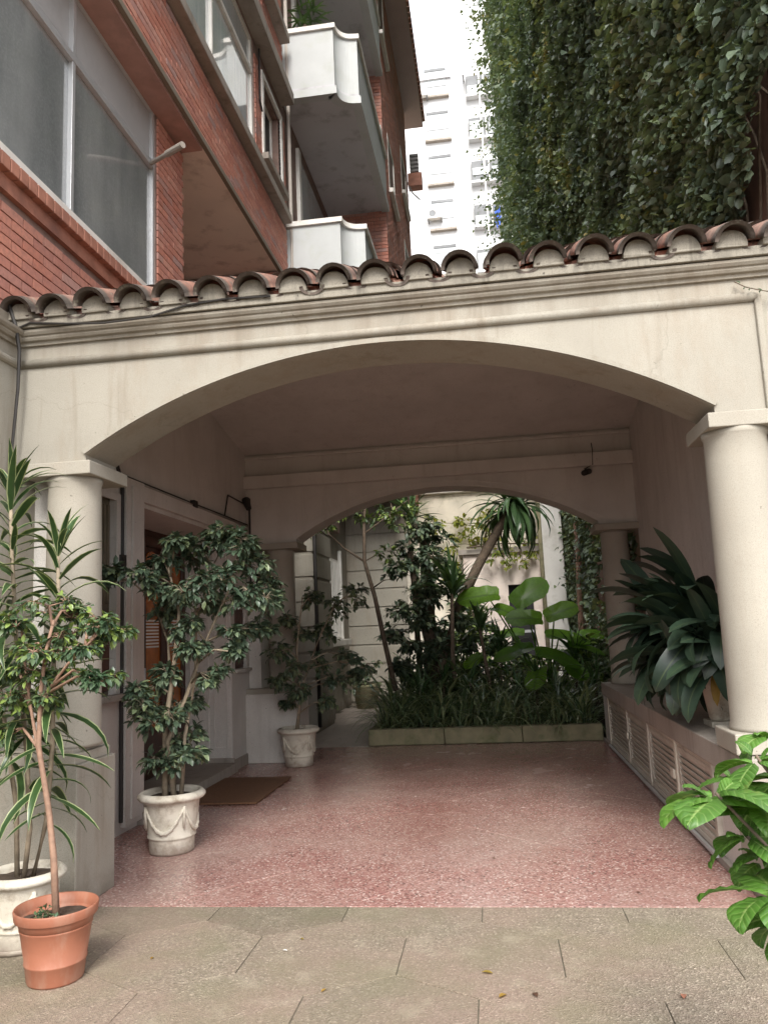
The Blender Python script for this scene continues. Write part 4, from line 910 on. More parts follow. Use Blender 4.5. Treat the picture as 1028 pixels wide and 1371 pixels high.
pr_ = [(.02, .0), (.135, .0), (.14, .01), (.150, .085), (.155, .09), (.155, .097), (.152, .10), (.176, .245), (.180, .25), (.180, .256), (.178, .26), (.184, .29), (.202, .295), (.205, .30), (.210, .338), (.207, .345), (.2, .343), (.19, .30), (.178, .25), (.02, .25)]
pr_ = [(a_*.88, b_*.92) for a_, b_ in pr_]
MB().lathe(-2.07, 3.60, pr_, 64).build('body', M_TERP, tp, smooth=True)
so = MB(); N_ = 28
vs_ = [(-2.07, 3.6, .255)]+[(-2.07+.161*f*math.cos(2*math.pi*k/N_), 3.6+.161*f*math.sin(2*math.pi*k/N_), .247+.015*random.random()) for f in (.5, 1) for k in range(N_)]
so.add(vs_, [(0, 1+k, 1+(k+1) % N_) for k in range(N_)]+[(1+k, 1+N_+k, 1+N_+(k+1) % N_, 1+(k+1) % N_) for k in range(N_)]).build('soil', M_SOIL, tp)
lp = thing('ledge_pot', 'small square-footed cream pot on the ledge beside the right column', 'plant pot', (1.50, 5.72, .76))
MB().box(1.39, 1.61, 5.61, 5.83, .76, .80).build('foot', M_POT, lp, bevel=.006)
MB().lathe(1.50, 5.72, [(.02, .80), (.085, .80), (.095, .82), (.13, 1.08), (.15, 1.09), (.15, 1.12), (.13, 1.12), (.02, 1.10)], 32).build('body', M_POT, lp, smooth=True)

# =================================================================== POTTED PLANTS
def ficus(name, label, base, stems, clusters, Y, seed, size, mat, stemmat, dj=.28, group=None, nl=34, nparts=300):
    rg = random.Random(seed); t = thing(name, label, 'plant', base, group); sb_ = MB(); tw_ = MB(); Ms = []
    allp = []
    for st, r0, r1 in stems:
        P = [Vector(p) for p in st]; n_ = len(P); sb_.tube(P, [r0+(r1-r0)*i/(n_-1) for i in range(n_)], 8)
        for a, b_ in zip(P[:-1], P[1:]):
            for k in range(5): allp.append(a.lerp(b_, k/5))
    sb_.build('stem', stemmat, t, smooth=True)
    for (px_, py_, rp) in clusters:
        c = at(px_, py_, Y+rg.uniform(-dj, dj)); r_ = rp/FPX*(Y)
        lower = [p for p in allp if p.z < c.z-.03] or allp
        b_ = min(lower, key=lambda p: (p-c).length+.3*abs(p.z-(c.z-.35)))
        mid = b_.lerp(c, .55)+Vector((0, 0, .05)); tw_.tube([b_, mid, c], [.009, .006, .004], 5)
        for k in range(3):
            cc = c+Vector((rg.uniform(-r_, r_)*.6, rg.uniform(-dj, dj)*.7, rg.uniform(-r_, r_)*.45)); tw_.tube([mid, cc], [.004, .003], 4)
            twig_cluster(tw_, Ms, cc, r_*.85, nl, size, rg)
    tw_.build('twigs', stemmat, t, smooth=True)
    leaves(t, Ms, mat, nparts=nparts); return t
C1 = [(150, 772, 20), (182, 768, 24), (212, 748, 26), (237, 722, 18), (265, 742, 28), (298, 722, 24), (325, 735, 26), (346, 765, 26), (366, 795, 24), (338, 800, 26), (300, 775, 32), (260, 785, 32), (226, 790, 26), (238, 818, 24), (285, 812, 24), (326, 850, 18), (345, 842, 16), (268, 872, 18), (222, 902, 22), (200, 925, 20), (188, 952, 22), (218, 958, 20), (258, 945, 18), (245, 985, 18), (228, 1018, 18), (258, 1012, 18), (278, 905, 16), (305, 872, 14), (250, 840, 16)]
b0 = Vector((-2.38, 5.66, -.03))
st1 = [([b0+Vector((-.04, -.02, .40)), b0+Vector((-.04, -.02, .9)), at(232, 900, 5.6), at(240, 820, 5.6), at(225, 760, 5.5)], .026, .008),
       ([b0+Vector((.03, -.03, .40)), b0+Vector((-.01, -.04, .8)), at(250, 930, 5.6), at(275, 860, 5.55), at(315, 770, 5.5)], .022, .007),
       ([b0+Vector((.06, .03, .40)), b0+Vector((.09, .02, .8)), at(262, 900, 5.8), at(262, 800, 5.8), at(300, 730, 5.7)], .018, .006),
       ([b0+Vector((0., .05, .40)), b0+Vector((-.02, .06, 1.)), at(225, 860, 5.8), at(200, 790, 5.7)], .016, .006)]
ficus('weeping_ficus', 'larger weeping ficus with drooping grey-green leaves in front of the door', (-2.38, 5.66, .37), st1, C1, 5.6, 3, .068, M_FICUS, M_FSTEM, group='potted ficus trees', nl=84)
C2 = [(470, 800, 18), (448, 812, 20), (418, 803, 16), (392, 828, 16), (405, 850, 18), (378, 870, 16), (398, 895, 18), (428, 885, 18), (455, 875, 16), (484, 888, 14), (372, 915, 14), (410, 925, 16), (445, 915, 14), (388, 938, 12), (436, 940, 10), (470, 905, 12), (432, 845, 14)]
b2 = Vector((-2.31, 9.05, 0))
st2 = [([b2+Vector((0, 0, .40)), at(403, 930, 9.05), at(397, 870, 9.0), at(405, 800, 9.0)], .018, .006), ([b2+Vector((.02, 0, .40)), at(404, 920, 9.05), at(425, 860, 9.0), at(450, 805, 9.0)], .012, .005)]
ficus('weeping_ficus', 'smaller dark ficus with loose foliage in the far white pot', (-2.31, 9.05, .40), st2, C2, 9.05, 5, .075, M_FICUS, M_FSTEM, dj=.25, group='potted ficus trees', nl=56, nparts=150)
C3 = [(62, 815, 26), (92, 826, 28), (122, 838, 24), (148, 842, 18), (82, 855, 26), (42, 868, 24), (50, 902, 26), (28, 938, 22), (112, 872, 20), (122, 905, 16), (138, 912, 14), (92, 905, 20), (15, 980, 18), (70, 935, 18), (168, 848, 10), (25, 830, 22), (60, 880, 24), (10, 900, 18)]
t0 = Vector((-2.07, 3.60, 0))
st3 = [([t0+Vector((0, 0, .24)), at(72, 1150, 3.6), at(66, 1090, 3.6), at(52, 1000, 3.6), at(54, 930, 3.6), at(62, 870, 3.6), at(72, 830, 3.6)], .018, .007),
       ([at(64, 1080, 3.6), at(50, 1000, 3.62), at(40, 940, 3.65), at(30, 860, 3.65)], .010, .006), ([at(54, 940, 3.6), at(90, 890, 3.55), at(130, 850, 3.5)], .008, .004)]
ficus('leafy_shrub', 'small-leaved shrub on a bare pinkish stem rising from the orange pot', (-2.07, 3.60, .26), st3, C3, 3.62, 9, .044, M_SHRUB, M_STEM, dj=.16, nl=63)
wd = MB(); MsW = []; rgw = random.Random(4); tg = thing('pot_weeds', 'small green weeds sprouting round the stem in the orange pot', 'weed', (-2.07, 3.6, .27))
for k in range(7): twig_cluster(wd, MsW, (-2.07+rgw.uniform(-.08, .1), 3.55+rgw.uniform(-.06, .08), .275), .045, 14, .025, rgw)
wd.build('twigs', M_STEM, tg); leaves(tg, MsW, M_SHRUB, nparts=60)

def rosette_stem(t, path, zfrom, n, L, W, mesh_set, rg, elev=(1.1, -.2), top_extra=14, stemmat=M_FSTEM, rad=(.014, .010)):
    P = [Vector(p) for p in path]; MB().tube(P, [rad[0]+(rad[1]-rad[0])*i/(len(P)-1) for i in range(len(P))], 8).build('stem', stemmat, t, smooth=True)
    ztop = P[-1].z
    def pt(z):
        for a, b_ in zip(P[:-1], P[1:]):
            if a.z <= z <= b_.z: return a.lerp(b_, (z-a.z)/(b_.z-a.z))
        return P[-1]
    for k in range(n+top_extra):
        f = k/n if k < n else 1; f = min(1, f); z = zfrom+(ztop-zfrom)*f; e = elev[1]+(elev[0]-elev[1])*f**2.2+rg.uniform(-.2, .2)
        if k >= n: e = rg.uniform(.7, 1.4)
        s_ = rg.uniform(.75, 1.15)*(1 if f < .97 else .85); phi = k*2.4+rg.uniform(-.3, .3)
        inst('leaf', rg.choice(mesh_set), Matrix.Translation(pt(z)) @ rotm(phi, e, rg.uniform(-.4, .4)) @ Matrix.Scale(s_, 4), t)
dwp = lambda t: min(1, .35+2.2*t) * (1-max(0, (t-.35)/.65)**2.2) if t < 1 else .02
dset = [tmesh('leaf', strap_leaf(.36, .042, 0, dr, 7, .3, dwp), M_DRAC) for dr in (.5, 1.0, 1.5, 2.0)]
dr = thing('dracaena', 'tall variegated dracaena canes with pale-edged strap leaves in the saucered white pot', 'plant', (-2.47, 3.98, .32)); rg = random.Random(21)
rosette_stem(dr, [(-2.46, 3.96, .30), at(40, 1110, 3.9), at(36, 1010, 3.9), at(22, 860, 3.88), at(16, 740, 3.86), at(14, 665, 3.85)], 1.0, 84, .36, .04, dset, rg)
rosette_stem(dr, [(-2.41, 3.95, .30), at(62, 1100, 3.85), at(70, 1000, 3.82), at(72, 880, 3.8), at(78, 800, 3.8), at(78, 745, 3.8)], .62, 52, .36, .04, dset, rg, top_extra=10)
rosette_stem(dr, [(-2.52, 4.0, .30), at(22, 1080, 3.95), at(5, 960, 3.95), at(-10, 850, 3.95)], .8, 34, .36, .04, dset, rg, top_extra=8)

# broad-leaved plant on the ledge
bwp = lambda t: math.sin(math.pi*min(1, (t*.9+.06)))**.7*(1 if t < .99 else .1)
bset = [tmesh('leaf', strap_leaf(.50, .14, 0, d_, 9, .14, bwp), M_CAST) for d_ in (.4, .8, 1.2, 1.9)]
cp = thing('broad_leaved_plant', 'large drooping dark plant with long broad leaves spilling over the ledge', 'plant', (1.5, 5.72, 1.10)); rg = random.Random(31)
for k in range(175):
    phi = rg.gauss(math.pi+.3, .8); e = rg.uniform(-.55, 1.15); root = Vector((1.48+rg.uniform(-.1, .1), 5.72+rg.uniform(-.22, .32), 1.15+rg.uniform(0, .32)))
    out = root+Vector((math.cos(phi)*.30*rg.random(), math.sin(phi)*.30*rg.random(), .30*rg.random()*max(0, e)))
    if math.cos(phi) > .2: out.x = min(out.x, 1.45)
    MB().tube([root-Vector((0, 0, .1)), out], [.006, .004], 5).build('stalk', M_CAST, cp)
    i_ = 3 if e < .1 else 2 if e < .6 else rg.choice((0, 1, 2)); inst('leaf', bset[i_], Matrix.Translation(out) @ rotm(phi, e, rg.uniform(-.7, .7)) @ Matrix.Scale(rg.uniform(.75, 1.08), 4), cp)
MB()
o = inst('leaf', tmesh('leaf', strap_leaf(.24, .06, 0, .4, 6, .2, bwp), M_YEL), Matrix.Translation(at(957, 895, 5.45)) @ rotm(math.pi*1.3, -1.35), cp); o['label'] = 'yellowing leaf hanging by the pot'

# hydrangea, bottom right
hwp = lambda t: (math.sin(math.pi*min(1, t**.85))**.75)*(1+.05*(int(t*20) % 2)) if 0 < t < 1 else .02
def hyd_tpl(L, W, droop):
    vs_, fs, us = [], [], []; n = 12; mcols = (-1, -.5, 0, .5, 1); p = Vector((0, 0, 0)); a = 0
    for i in range(n+1):
        t = i/n; w = max(W*.5*hwp(t), .0015); up = Vector((-math.sin(a), 0, math.cos(a)))
        for c_ in mcols: vs_.append(p+Vector((abs(c_)*w*.25, c_*w, 0))+up*(abs(c_)*w*.28+.004*((i % 2) if abs(c_) == .5 else 0)-.012*abs(c_)**3)); us.append(float(c_))
        p = p+Vector((math.cos(a), 0, math.sin(a)))*(L/n); a -= droop/n*(.4+t)
    for i in range(n):
        for j in range(4): fs.append((i*5+j, i*5+j+1, (i+1)*5+j+1, (i+1)*5+j))
    return vs_, fs, us
hset = [tmesh('leaf', hyd_tpl(.15, .098, d_), M_HYD) for d_ in (.5, .9, 1.4)]
for me_ in hset: a_ = me_.attributes.new('along', 'FLOAT', 'POINT'); a_.data.foreach_set('value', np.repeat(np.arange(13)/12, 5).astype(np.float32))
hy = thing('hydrangea', 'bright green serrated-leaf bush leaning in at the bottom right corner', 'plant', (1.02, 2.35, 0)); rg = random.Random(17)
nodes = [((958, 1062), 2.28, 1.25), ((1012, 1012), 2.35, .9), ((1022, 1075), 2.35, 1.0), ((1000, 1120), 2.35, .95), ((1034, 1190), 2.25, 1.2), ((1045, 1130), 2.4, 1.), ((1050, 1040), 2.45, 1.1), ((1028, 985), 2.5, .9), ((985, 1045), 2.5, .8), ((1060, 1230), 2.3, 1.1), ((1020, 1150), 2.5, .9)]
for (px_, py_), Yn, sc in nodes:
    c = at(px_, py_, Yn); root = Vector((1.05, 2.38, max(.02, c.z-.5))); MB().tube([Vector((1.04, 2.37, 0)), root, c.lerp(root, .4)+Vector((0, 0, -.03)), c], [.009, .008, .005, .004], 6).build('stem', M_BARK, hy, smooth=True)
    nb = 8 if sc > 1.05 else 6; ph0 = rg.uniform(0, 6.28)
    for k in range(nb):
        inner = k >= nb-2; phi = ph0+k*2*math.pi/(nb-2)+rg.uniform(-.3, .3) if not inner else rg.uniform(0, 6.28)
        inst('leaf', rg.choice(hset), Matrix.Translation(c+Vector((math.cos(phi)*.012, math.sin(phi)*.012, rg.uniform(-.02, .01)))) @ rotm(phi, rg.uniform(-.55, .1) if not inner else .8, rg.uniform(-.35, .35)) @ Matrix.Scale(sc*(rg.uniform(.75, 1.02) if not inner else .45), 4), hy)

# =================================================================== GARDEN PLANTING
rg = random.Random(41)
yset = [tmesh('leaf', strap_leaf(.62, .055, 0, d_, 7, .25, dwp), M_YUC) for d_ in (.35, .9, 1.6, 2.3)]
def yucca(label, path, rad, heads, group='yuccas in the planted bed'):
    t = thing('yucca', label, 'plant', path[0], group); P = [Vector(p) for p in path]
    MB().tube(P, [rad*(1.15-.4*i/(len(P)-1)) for i in range(len(P))], 10).build('trunk', M_BARK, t, smooth=True)
    for c, n, e0, e1, s_ in heads:
        c = Vector(c)
        for k in range(n):
            e = rg.uniform(e0, e1); i_ = 3 if e < -.1 else 2 if e < .3 else rg.choice((0, 1)) if e > .8 else rg.choice((1, 2))
            inst('leaf', yset[i_], Matrix.Translation(c+Vector((rg.uniform(-.03, .03), rg.uniform(-.03, .03), rg.uniform(-.16, .08)))) @ rotm(rg.uniform(0, 6.28), e, rg.uniform(-.3, .3)) @ Matrix.Scale(s_*rg.uniform(.75, 1.1), 4), t)
    return t
yucca('leaning yucca with a drooping crown that hangs under the rear arch', [(-.92, 12.4, .1), at(594, 880, 12.4), at(612, 815, 12.45), at(640, 757, 12.5), at(672, 700, 12.5), at(690, 668, 12.5)], .085, [(at(688, 672, 12.5), 110, -.85, 1.2, 1.5)])
yucca('upright yucca with a spiky pale green head left of the leaning trunk', [(-.60, 12.0, .1), at(606, 880, 12.0), at(605, 795, 12.0)], .035, [(at(605, 790, 12.0), 46, .35, 1.5, 1.15)])
yucca('high yucca head at the top left of the rear arch', [(-1.25, 13.4, .1), at(555, 800, 13.4), at(548, 700, 13.4)], .05, [(at(548, 690, 13.4), 50, -.1, 1.4, 1.0)])
yucca('short yucca with arching leaves in the middle of the bed', [(-.05, 11.9, .1), at(642, 840, 11.9)], .03, [(at(642, 838, 11.9), 36, -.1, 1.4, .75)])
blab = ['spiky plant directly below the leaning yucca trunk, in front of the shed', 'spiky plant under the elephant ears near the middle of the bed', 'large spiky plant at the right rear of the bed, before the ivy wall', 'spiky plant at the foot of the thick-trunked tree', 'spiky plant between the upright yucca and the kerb', 'spiky plant tucked against the right end of the kerb', 'low spiky plant close to the kerb, below the elephant ears', 'low spiky plant at the kerb, right of its middle', 'low spiky plant at the left end of the kerb']
for lb_, (px_, py_, Yn, s_, n_) in zip(blab, [(668, 872, 12.6, .85, 34), (716, 905, 11.7, .7, 30), (768, 880, 12.4, .9, 36), (592, 905, 11.8, .75, 30), (628, 915, 11.5, .7, 30), (795, 905, 11.6, .7, 26), (690, 925, 11.3, .6, 26), (745, 930, 11.2, .6, 26), (560, 925, 11.4, .6, 26)]):
    p_ = at(px_, py_, Yn); yucca(lb_, [(p_.x, p_.y, .1), (p_.x+.02, p_.y, max(.2, p_.z))], .02, [((p_.x+.02, p_.y, max(.2, p_.z)), n_, -.3, 1.4, s_)], group='spiky plants in the planted bed')
def garden_tree(name, label, path, rads, clusters, Y, seed, size, mat, nl, dj, cat='tree', nparts=120, bark=M_BARK):
    rr = random.Random(seed); t = thing(name, label, cat, path[0][0]); tm = MB()
    allp = []
    for P, (r0, r1) in zip(path, rads):
        P = [Vector(p) for p in P]; tm.tube(P, [r0+(r1-r0)*i/(len(P)-1) for i in range(len(P))], 8)
        for a, b_ in zip(P[:-1], P[1:]): allp += [a.lerp(b_, k/4) for k in range(5)]
    tm.build('trunk', bark, t, smooth=True); tw_ = MB(); Ms = []
    for px_, py_, rp in clusters:
        c = at(px_, py_, Y+rr.uniform(-dj, dj)); r_ = rp/FPX*Y; b_ = min(allp, key=lambda p: (p-c).length); tw_.tube([b_, b_.lerp(c, .5)+Vector((0, 0, .05)), c], [.012, .008, .004], 5)
        for k in range(3): twig_cluster(tw_, Ms, c+Vector((rr.uniform(-r_, r_)*.7, rr.uniform(-dj, dj)*.6, rr.uniform(-r_, r_)*.7)), r_*.9, nl, size, rr)
    tw_.build('branches', bark, t, smooth=True); leaves(t, Ms, mat, nparts=nparts); return t
garden_tree('dark_leaved_tree', 'thick-trunked tree smothered in dark glossy leaves in the middle of the rear arch', [[(-1.05, 12.6, .1), at(578, 880, 12.6), at(572, 800, 12.6), at(568, 720, 12.6)], [at(580, 880, 12.6), at(560, 800, 12.5), at(548, 740, 12.5)]], [(.13, .08), (.09, .05)],
            [(555, 700, 22), (580, 715, 20), (545, 735, 22), (570, 745, 24), (590, 755, 16), (540, 765, 18), (560, 785, 22), (585, 795, 16), (545, 815, 18), (565, 825, 18), (532, 850, 16), (552, 865, 18), (590, 850, 16), (575, 880, 18), (538, 890, 12), (605, 880, 18), (625, 860, 14), (612, 830, 14), (560, 905, 20), (590, 915, 18)], 12.5, 61, .11, M_FICUS, 84, .4)
garden_tree('slender_tree', 'slender dark tree with a curved bare trunk near the path', [[at(530, 925, 11.6)*1, at(515, 860, 11.6), at(502, 800, 11.6), at(488, 752, 11.6), at(487, 700, 11.6), at(490, 655, 11.6)], [at(488, 752, 11.6), at(462, 735, 11.6), at(440, 715, 11.6), at(430, 690, 11.6)], [at(487, 715, 11.6), at(520, 690, 11.7), at(545, 670, 11.7)]], [(.04, .02), (.018, .008), (.014, .006)],
            [(430, 695, 14), (450, 680, 14), (470, 670, 16), (495, 668, 16), (520, 672, 16), (545, 680, 16), (420, 700, 12), (455, 695, 14), (505, 690, 14), (535, 695, 14), (440, 705, 10), (480, 690, 12), (410, 712, 8), (515, 745, 12), (530, 775, 10), (525, 700, 14)], 11.7, 63, .085, M_SHRUB, 28, .5)
garden_tree('bush', 'dark bush filling the bed between the grasses and the shed', [[(.3, 14.5, .1), (.3, 14.5, .9)], [(-.6, 15, .1), (-.5, 15, .9)], [(1.1, 13.6, .1), (1.15, 13.6, .9)]], [(.04, .02)]*3,
            [(610, 905, 22), (640, 895, 20), (665, 905, 22), (690, 900, 20), (720, 895, 20), (750, 890, 20), (780, 890, 22), (795, 915, 20), (640, 930, 24), (680, 930, 24), (720, 925, 24), (760, 925, 24), (590, 935, 20), (630, 845, 16), (665, 860, 16), (620, 870, 18), (780, 860, 16), (795, 880, 18)], 13.8, 65, .12, M_SHRUB, 63, .9, cat='bush')
garden_tree('climber', 'yellow-green climber on the garden wall behind the yuccas', [[(-.4, 18.8, .1), (-.35, 18.8, 2.5), (.1, 18.8, 4.2)]], [(.04, .02)], [(640, 700, 14), (630, 725, 14), (655, 690, 12), (640, 745, 12), (700, 735, 12), (715, 725, 10), (735, 720, 10), (690, 750, 12), (600, 760, 12), (655, 765, 12), (725, 745, 12), (650, 715, 14), (705, 750, 12), (675, 760, 12), (620, 700, 12), (585, 700, 12), (600, 730, 12)], 18.7, 67, .12, M_LIME, 35, .12, cat='climber')
garden_tree('leafy_bush', 'tall leafy bush behind the leaning yucca, hiding the foot of the shed', [[(-.45, 14.8, .1), (-.45, 14.8, 1.2), (-.3, 14.8, 2.0)]], [(.05, .02)], [(612, 775, 14), (628, 795, 16), (615, 815, 18), (640, 820, 18), (655, 840, 18), (630, 850, 18), (600, 850, 14), (670, 860, 16), (650, 875, 18), (680, 880, 16), (700, 895, 16), (610, 890, 16)], 14.8, 73, .13, M_SHRUB, 56, .4, cat='bush')
garden_tree('overhanging_vine', 'tangle of pale vine hanging over the front edge of the shed roof', [[(-.5, 17.8, 3.25), (.3, 17.8, 3.3), (1.1, 17.8, 3.25)]], [(.02, .015)], [(665, 742, 9), (680, 745, 10), (695, 742, 10), (710, 746, 10), (722, 742, 9), (650, 748, 9), (700, 755, 8), (675, 756, 8)], 17.7, 75, .09, M_LIME, 21, .1, cat='vine', nparts=40)
# elephant ears
def ear_tpl():
    vs_, fs, us = [(0, 0, 0)], [], [0.]; n = 22; rings = 3
    for r_ in range(1, rings+1):
        f = r_/rings
        for k in range(n):
            a = 2*math.pi*k/n; c_, s_ = math.cos(a), math.sin(a)
            rad = (.5+.42*max(0, c_)**2.2)*(1-.30*max(0, -c_)**6)*(.86 if abs(s_) > .9 else 1.0)*.95
            vs_.append((f*rad*c_, f*rad*s_*.78, .07*abs(f*s_)-.12*(f*c_)**2*(1 if c_ > 0 else .3)+.012*math.sin(7*a)*f)); us.append(abs(f*s_))
    for k in range(n): fs.append((0, 1+k, 1+(k+1) % n, 0)[:3])
    f4 = []
    for r_ in range(rings-1):
        for k in range(n): a = 1+r_*n+k; b_ = 1+r_*n+(k+1) % n; f4.append((a, a+n, b_+n, b_))
    return vs_, fs+f4, us
ear = tmesh('leaf', ear_tpl(), M_EAR)
el = thing('elephant_ear_plant', 'elephant ear plant with huge heart-shaped bright green leaves by the shed', 'plant', (.75, 12.3, .1))
for (px_, py_, Yn, s_, phi, e, tw_) in [(652, 797, 12.2, .66, 3.2, -.05, -.85), (700, 800, 12.0, .66, .25, .6, 1.1), (668, 815, 12.3, .45, 5.6, -.3, .5), (712, 828, 11.8, .55, 3.3, .1, -.9), (742, 822, 11.8, .52, .1, .35, 1.0), (748, 852, 12.4, .7, .2, -.1, .45), (700, 870, 12.1, .66, 3.4, -.2, -.4), (735, 878, 11.7, .7, .2, -.25, .5), (776, 866, 12.3, .6, .3, -.2, .4), (720, 900, 11.6, .55, 4.4, -.5, .1), (785, 850, 12.8, .5, 0, 0, .5), (690, 848, 12.9, .5, 3, 0, -.5), (640, 880, 12.4, .45, 4.0, -.4, -.2), (765, 893, 11.9, .5, 5.2, -.4, .2)]:
    c = at(px_, py_, Yn); inst('leaf', ear, Matrix.Translation(c) @ rotm(phi, e, tw_) @ Matrix.Scale(s_*.82, 4), el)
    MB().tube([(.75+rg.uniform(-.15, .15), 12.3, .1), Vector((.75, 12.3, .1)).lerp(c, .6)+Vector((0, 0, .15)), c], [.02, .014, .009], 6).build('stalk', M_EAR, el, smooth=True)
# strap-leaved border
STR = strap_leaf(1, .036, 1.25, 1.9, 6, .2, dwp)
Nn = 3000; bx = rng.uniform(-1.6, 1.22, Nn); by = 10.72+rng.random(Nn)**1.6*2.6; sc = rng.uniform(.45, .9, Nn)*(1+.5*np.clip((by-10.9)/1.2, 0, 1))
cl = vnoise(bx*1+10, by*1, 3, .28); k_ = cl > .38; bx, by, sc = bx[k_], by[k_], sc[k_]*(0.7+.6*cl[k_]); Nn = len(bx)
ph = rng.random(Nn)*6.28; tl = rng.uniform(-.75, .2, Nn); ms = []
for i in range(Nn): ms.append(np.array(Matrix.Translation((bx[i], by[i], .12)) @ rotm(ph[i], tl[i], 0) @ Matrix.Diagonal((sc[i], sc[i]*rng.uniform(.6, 1.1), sc[i], 1)))[:3])
tag(big_mesh('strap_leaved_border', STR, np.array(ms), M_STRAP), 'dark grassy strap-leaved border plants along the planter kerb', 'border plants')
N3 = 500; ms = [np.array(Matrix.Translation((rng.uniform(-1.5, 1.2), rng.uniform(10.7, 13), .17)) @ rotm(rng.random()*6.28, rng.uniform(-.3, .5)) @ Matrix.Scale(rng.uniform(.05, .11), 4))[:3] for _ in range(N3)]
tag(big_mesh('leaf_litter', SMALL, np.array(ms), M_DRY), 'brown leaf litter on the soil of the planted bed', 'leaf litter')
# far potted shrub at the end of the path
fp = thing('dark_pot', 'dark round pot at the far end of the grey path', 'plant pot', (-2.55, 15.6, 0)); MB().lathe(-2.55, 15.6, [(.02, 0), (.2, 0), (.27, .4), (.29, .42), (.29, .46), (.02, .44)], 28).build('body', M_KERB, fp, smooth=True)
garden_tree('potted_shrub', 'low dark shrub in the pot at the end of the path', [[(-2.55, 15.6, .42), (-2.55, 15.6, .8)]], [(.02, .01)], [(480, 905, 14), (495, 890, 12), (470, 920, 10), (490, 915, 12)], 15.5, 71, .1, M_FICUS, 20, .2, cat='shrub', nparts=30)
# balcony plant
bp_ = thing('balcony_plant', 'spiky pale green plant on the upper balcony of the brick building', 'plant', (-2.5, 11.75, 10.2)); MB().tube([(-2.5, 11.75, 10.2), (-2.52, 11.75, 11.7)], .03, 6).build('stem', M_BARK, bp_)
for k in range(40): inst('leaf', rg.choice(yset), Matrix.Translation((-2.52+rg.uniform(-.15, .2), 11.75, 11.55+rg.uniform(0, .5))) @ rotm(rg.uniform(0, 6.28), rg.uniform(-.1, 1.3)) @ Matrix.Scale(.7, 4), bp_)
# ivy sprig on the facade
sg = thing('ivy_sprig', 'thin ivy sprig creeping over the facade at the right edge', 'ivy', (1.6, YF-.05, 3.35)); pts = [at(983, 377, YF-.03), at(998, 384, YF-.03), at(1012, 387, YF-.05), at(1040, 392, YF-.05)]
MB().tube(pts, .003, 5).build('stem', M_BARK, sg); lm = tmesh('leaf', SMALL, M_SHRUB)
for k, p in enumerate(pts[:3]+[pts[1].lerp(pts[2], .5), pts[2].lerp(pts[3], .5), pts[2].lerp(pts[3], .25)]): inst('leaf', lm, Matrix.Translation(p+Vector((0, -.01, 0))) @ dirm((.5*(-1)**k, -.5, -.6), .3) @ Matrix.Scale(.04, 4), sg)

# =================================================================== SMALL THINGS
dm = thing('doormat', 'brown coir doormat lying on the terrazzo by the door', 'doormat', (-2.6, 7.75, 0)); MB().box(-2.92, -2.2, 7.12, 8.36, .006, .022).build('pile', M_MAT, dm, bevel=.004)
sc_ = thing('security_camera', 'small black bullet camera under the cornice of the rear arch', 'security camera', (1.2, 9.36, 3.24))
MB().tube([(1.2, 9.5, 3.30), (1.2, 9.44, 3.28), (1.2, 9.42, 3.25)], .012, 6).build('bracket', M_CABLE, sc_); MB().tube([(1.24, 9.45, 3.26), (1.16, 9.33, 3.22)], .034, 12).build('body', M_CABLE, sc_, smooth=True)
MB().tube([(1.2, 9.5, 3.30), (1.28, 9.398, 3.33), (1.29, 9.395, 3.50), (1.29, 9.45, 3.6)], .006, 5).build('cable', M_CABLE, sc_)
pp = thing('wall_pipe', 'thin painted conduit running along the left porch wall above the door', 'pipe', (-2.98, 7.5, 2.84))
MB().tube([(-2.98, 5.9, 2.84), (-2.98, 9.48, 2.86)], .014, 7).build('conduit', M_PIPE, pp, smooth=True)
MB().tube([(-2.965, 5.5, 2.90), (-2.965, 6.0, 2.865), (-2.965, 7.6, 2.865), (-2.965, 8.6, 2.87), (-2.965, 9.45, 2.87)], .007, 5).build('cable', M_CABLE, pp)
MB().tube([(-2.97, 8.6, 2.87), (-2.97, 8.72, 3.13), (-2.97, 9.45, 3.12)], .009, 5).build('cable', M_CABLE, pp)
MB().box(-2.995, -2.95, 7.62, 7.72, 2.83, 2.90).build('junction', M_CABLE, pp)
pv = thing('dark_downpipe', 'dark cable and pipe dropping down the wall left of the door frame', 'pipe', (-2.97, 6.08, 0)); MB().tube([(-2.975, 5.95, 3.5), (-2.975, 5.97, 2.95), (-2.975, 6.08, 2.8), (-2.975, 6.085, .1)], .016, 6).build('pipe', M_CABLE, pv)
MB().box(-3.0, -2.95, 6.04, 6.11, 2.1, 2.2).build('box', M_CABLE, pv)
wl = thing('wall_lamp', 'dark lamp in the far left corner of the porch under the cornice', 'lamp', (-2.9, 9.35, 3.1)); MB().tube([(-2.96, 9.36, 3.18), (-2.9, 9.3, 3.05)], [.05, .035], 10).build('shade', M_CABLE, wl)
MB().tube([(-2.93, 9.42, 3.2), (-2.93, 9.42, 1.9)], .014, 6).build('cable', M_CABLE, wl)
fc = thing('facade_cable', 'loose black cable draped along the facade under the roof tiles on the left', 'cable', (-2.9, YF-.05, 3.5))
MB().tube([at(22, 440, YF-.11), at(40, 432, YF-.11), at(90, 433, YF-.11), at(140, 432, YF-.11), at(200, 424, YF-.11), at(250, 408, YF-.112), at(300, 400, YF-.115), at(362, 396, YF-.115)], .0065, 6).build('strand', M_CABLE, fc)
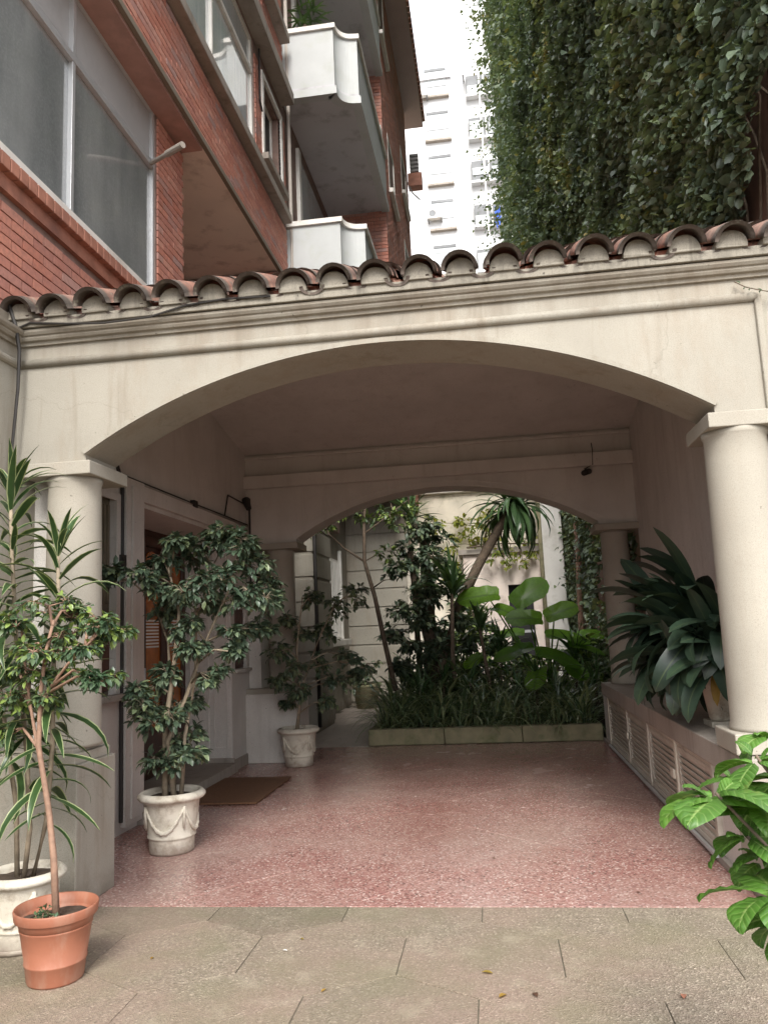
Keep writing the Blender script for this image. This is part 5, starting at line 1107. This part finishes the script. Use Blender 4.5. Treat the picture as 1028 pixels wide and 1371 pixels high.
MB().tube([at(10, 400, YF-.12), at(22, 440, YF-.12), at(26, 470, YF-.1), at(24, 520, YF-.1), at(18, 580, YF-.1), at(12, 640, YF-.1)], [.012, .012, .011, .010, .009, .008], 6).build('strand', M_CABLE, fc)
MB().tube([at(12, 640, YF-.1), at(16, 700, YF-.1)], .008, 6).build('strand', M_CABLE, fc)
ps = thing('wall_spout', 'short grey pipe stub sticking out of the brick building beside its big window', 'pipe', (-2.9, 6.75, 6.15)); a, b_ = Vector((-3.05, 6.8, 6.14)), Vector((-2.62, 6.55, 6.12))
MB().tube([a, a.lerp(b_, .5), a.lerp(b_, .5), b_], [.022, .022, .032, .032], 10).build('pipe', M_LEDGE, ps, smooth=False)
fl = [((378, 1274), 'white scrap', M_WHITE), ((678, 1333), 'yellow', M_YEL), ((714, 1331), 'brown', M_DRY), ((915, 1333), 'orange', M_TERP), ((663, 1151), 'dark', M_DRY), ((746, 1157), 'dark', M_DRY), ((858, 1197), 'dark', M_DRY), ((402, 1258), 'yellow', M_YEL), ((430, 1330), 'yellow', M_YEL), ((205, 1283), 'yellow', M_YEL), ((660, 1305), 'yellow', M_YEL)]
flab = ['white scrap of petal on the tan paving near the left crack', 'yellow fallen leaf on the paving left of the brown one', 'brown curled leaf on the tan paving near the bottom centre', 'orange-red fallen leaf on the paving at lower right', 'dark leaf lying in the middle of the pink terrazzo', 'dark leaf on the terrazzo right of the middle one', 'dark leaf on the terrazzo nearest the cabinets', 'small yellow leaf just in front of the terrazzo edge', 'small yellow leaf near the bottom left hexagon joint', 'tiny yellow leaf between the orange pot and the crack', 'small yellow leaf on the middle paving slab']
for ((px_, py_), c_, mt), lb in zip(fl, flab):
    d = _f+RIGHT*((px_-514)/FPX)-UP*((py_-685.5)/FPX); p = CAM+d*(-CAMZ/d.z)
    s_ = .05 if py_ > 1300 and px_ > 600 else .03
    me_ = tmesh('fallen_leaf', strap_leaf(s_, s_*.5, .2, .6, 3, .3, ovate), mt); o = bpy.data.objects.new('fallen_leaf', me_); COL.objects.link(o); o.location = (p.x, p.y, .004); o.rotation_euler = (0, 0, rg.uniform(0, 6)); tag(o, lb, 'leaf', 'fallen leaves on the floor')
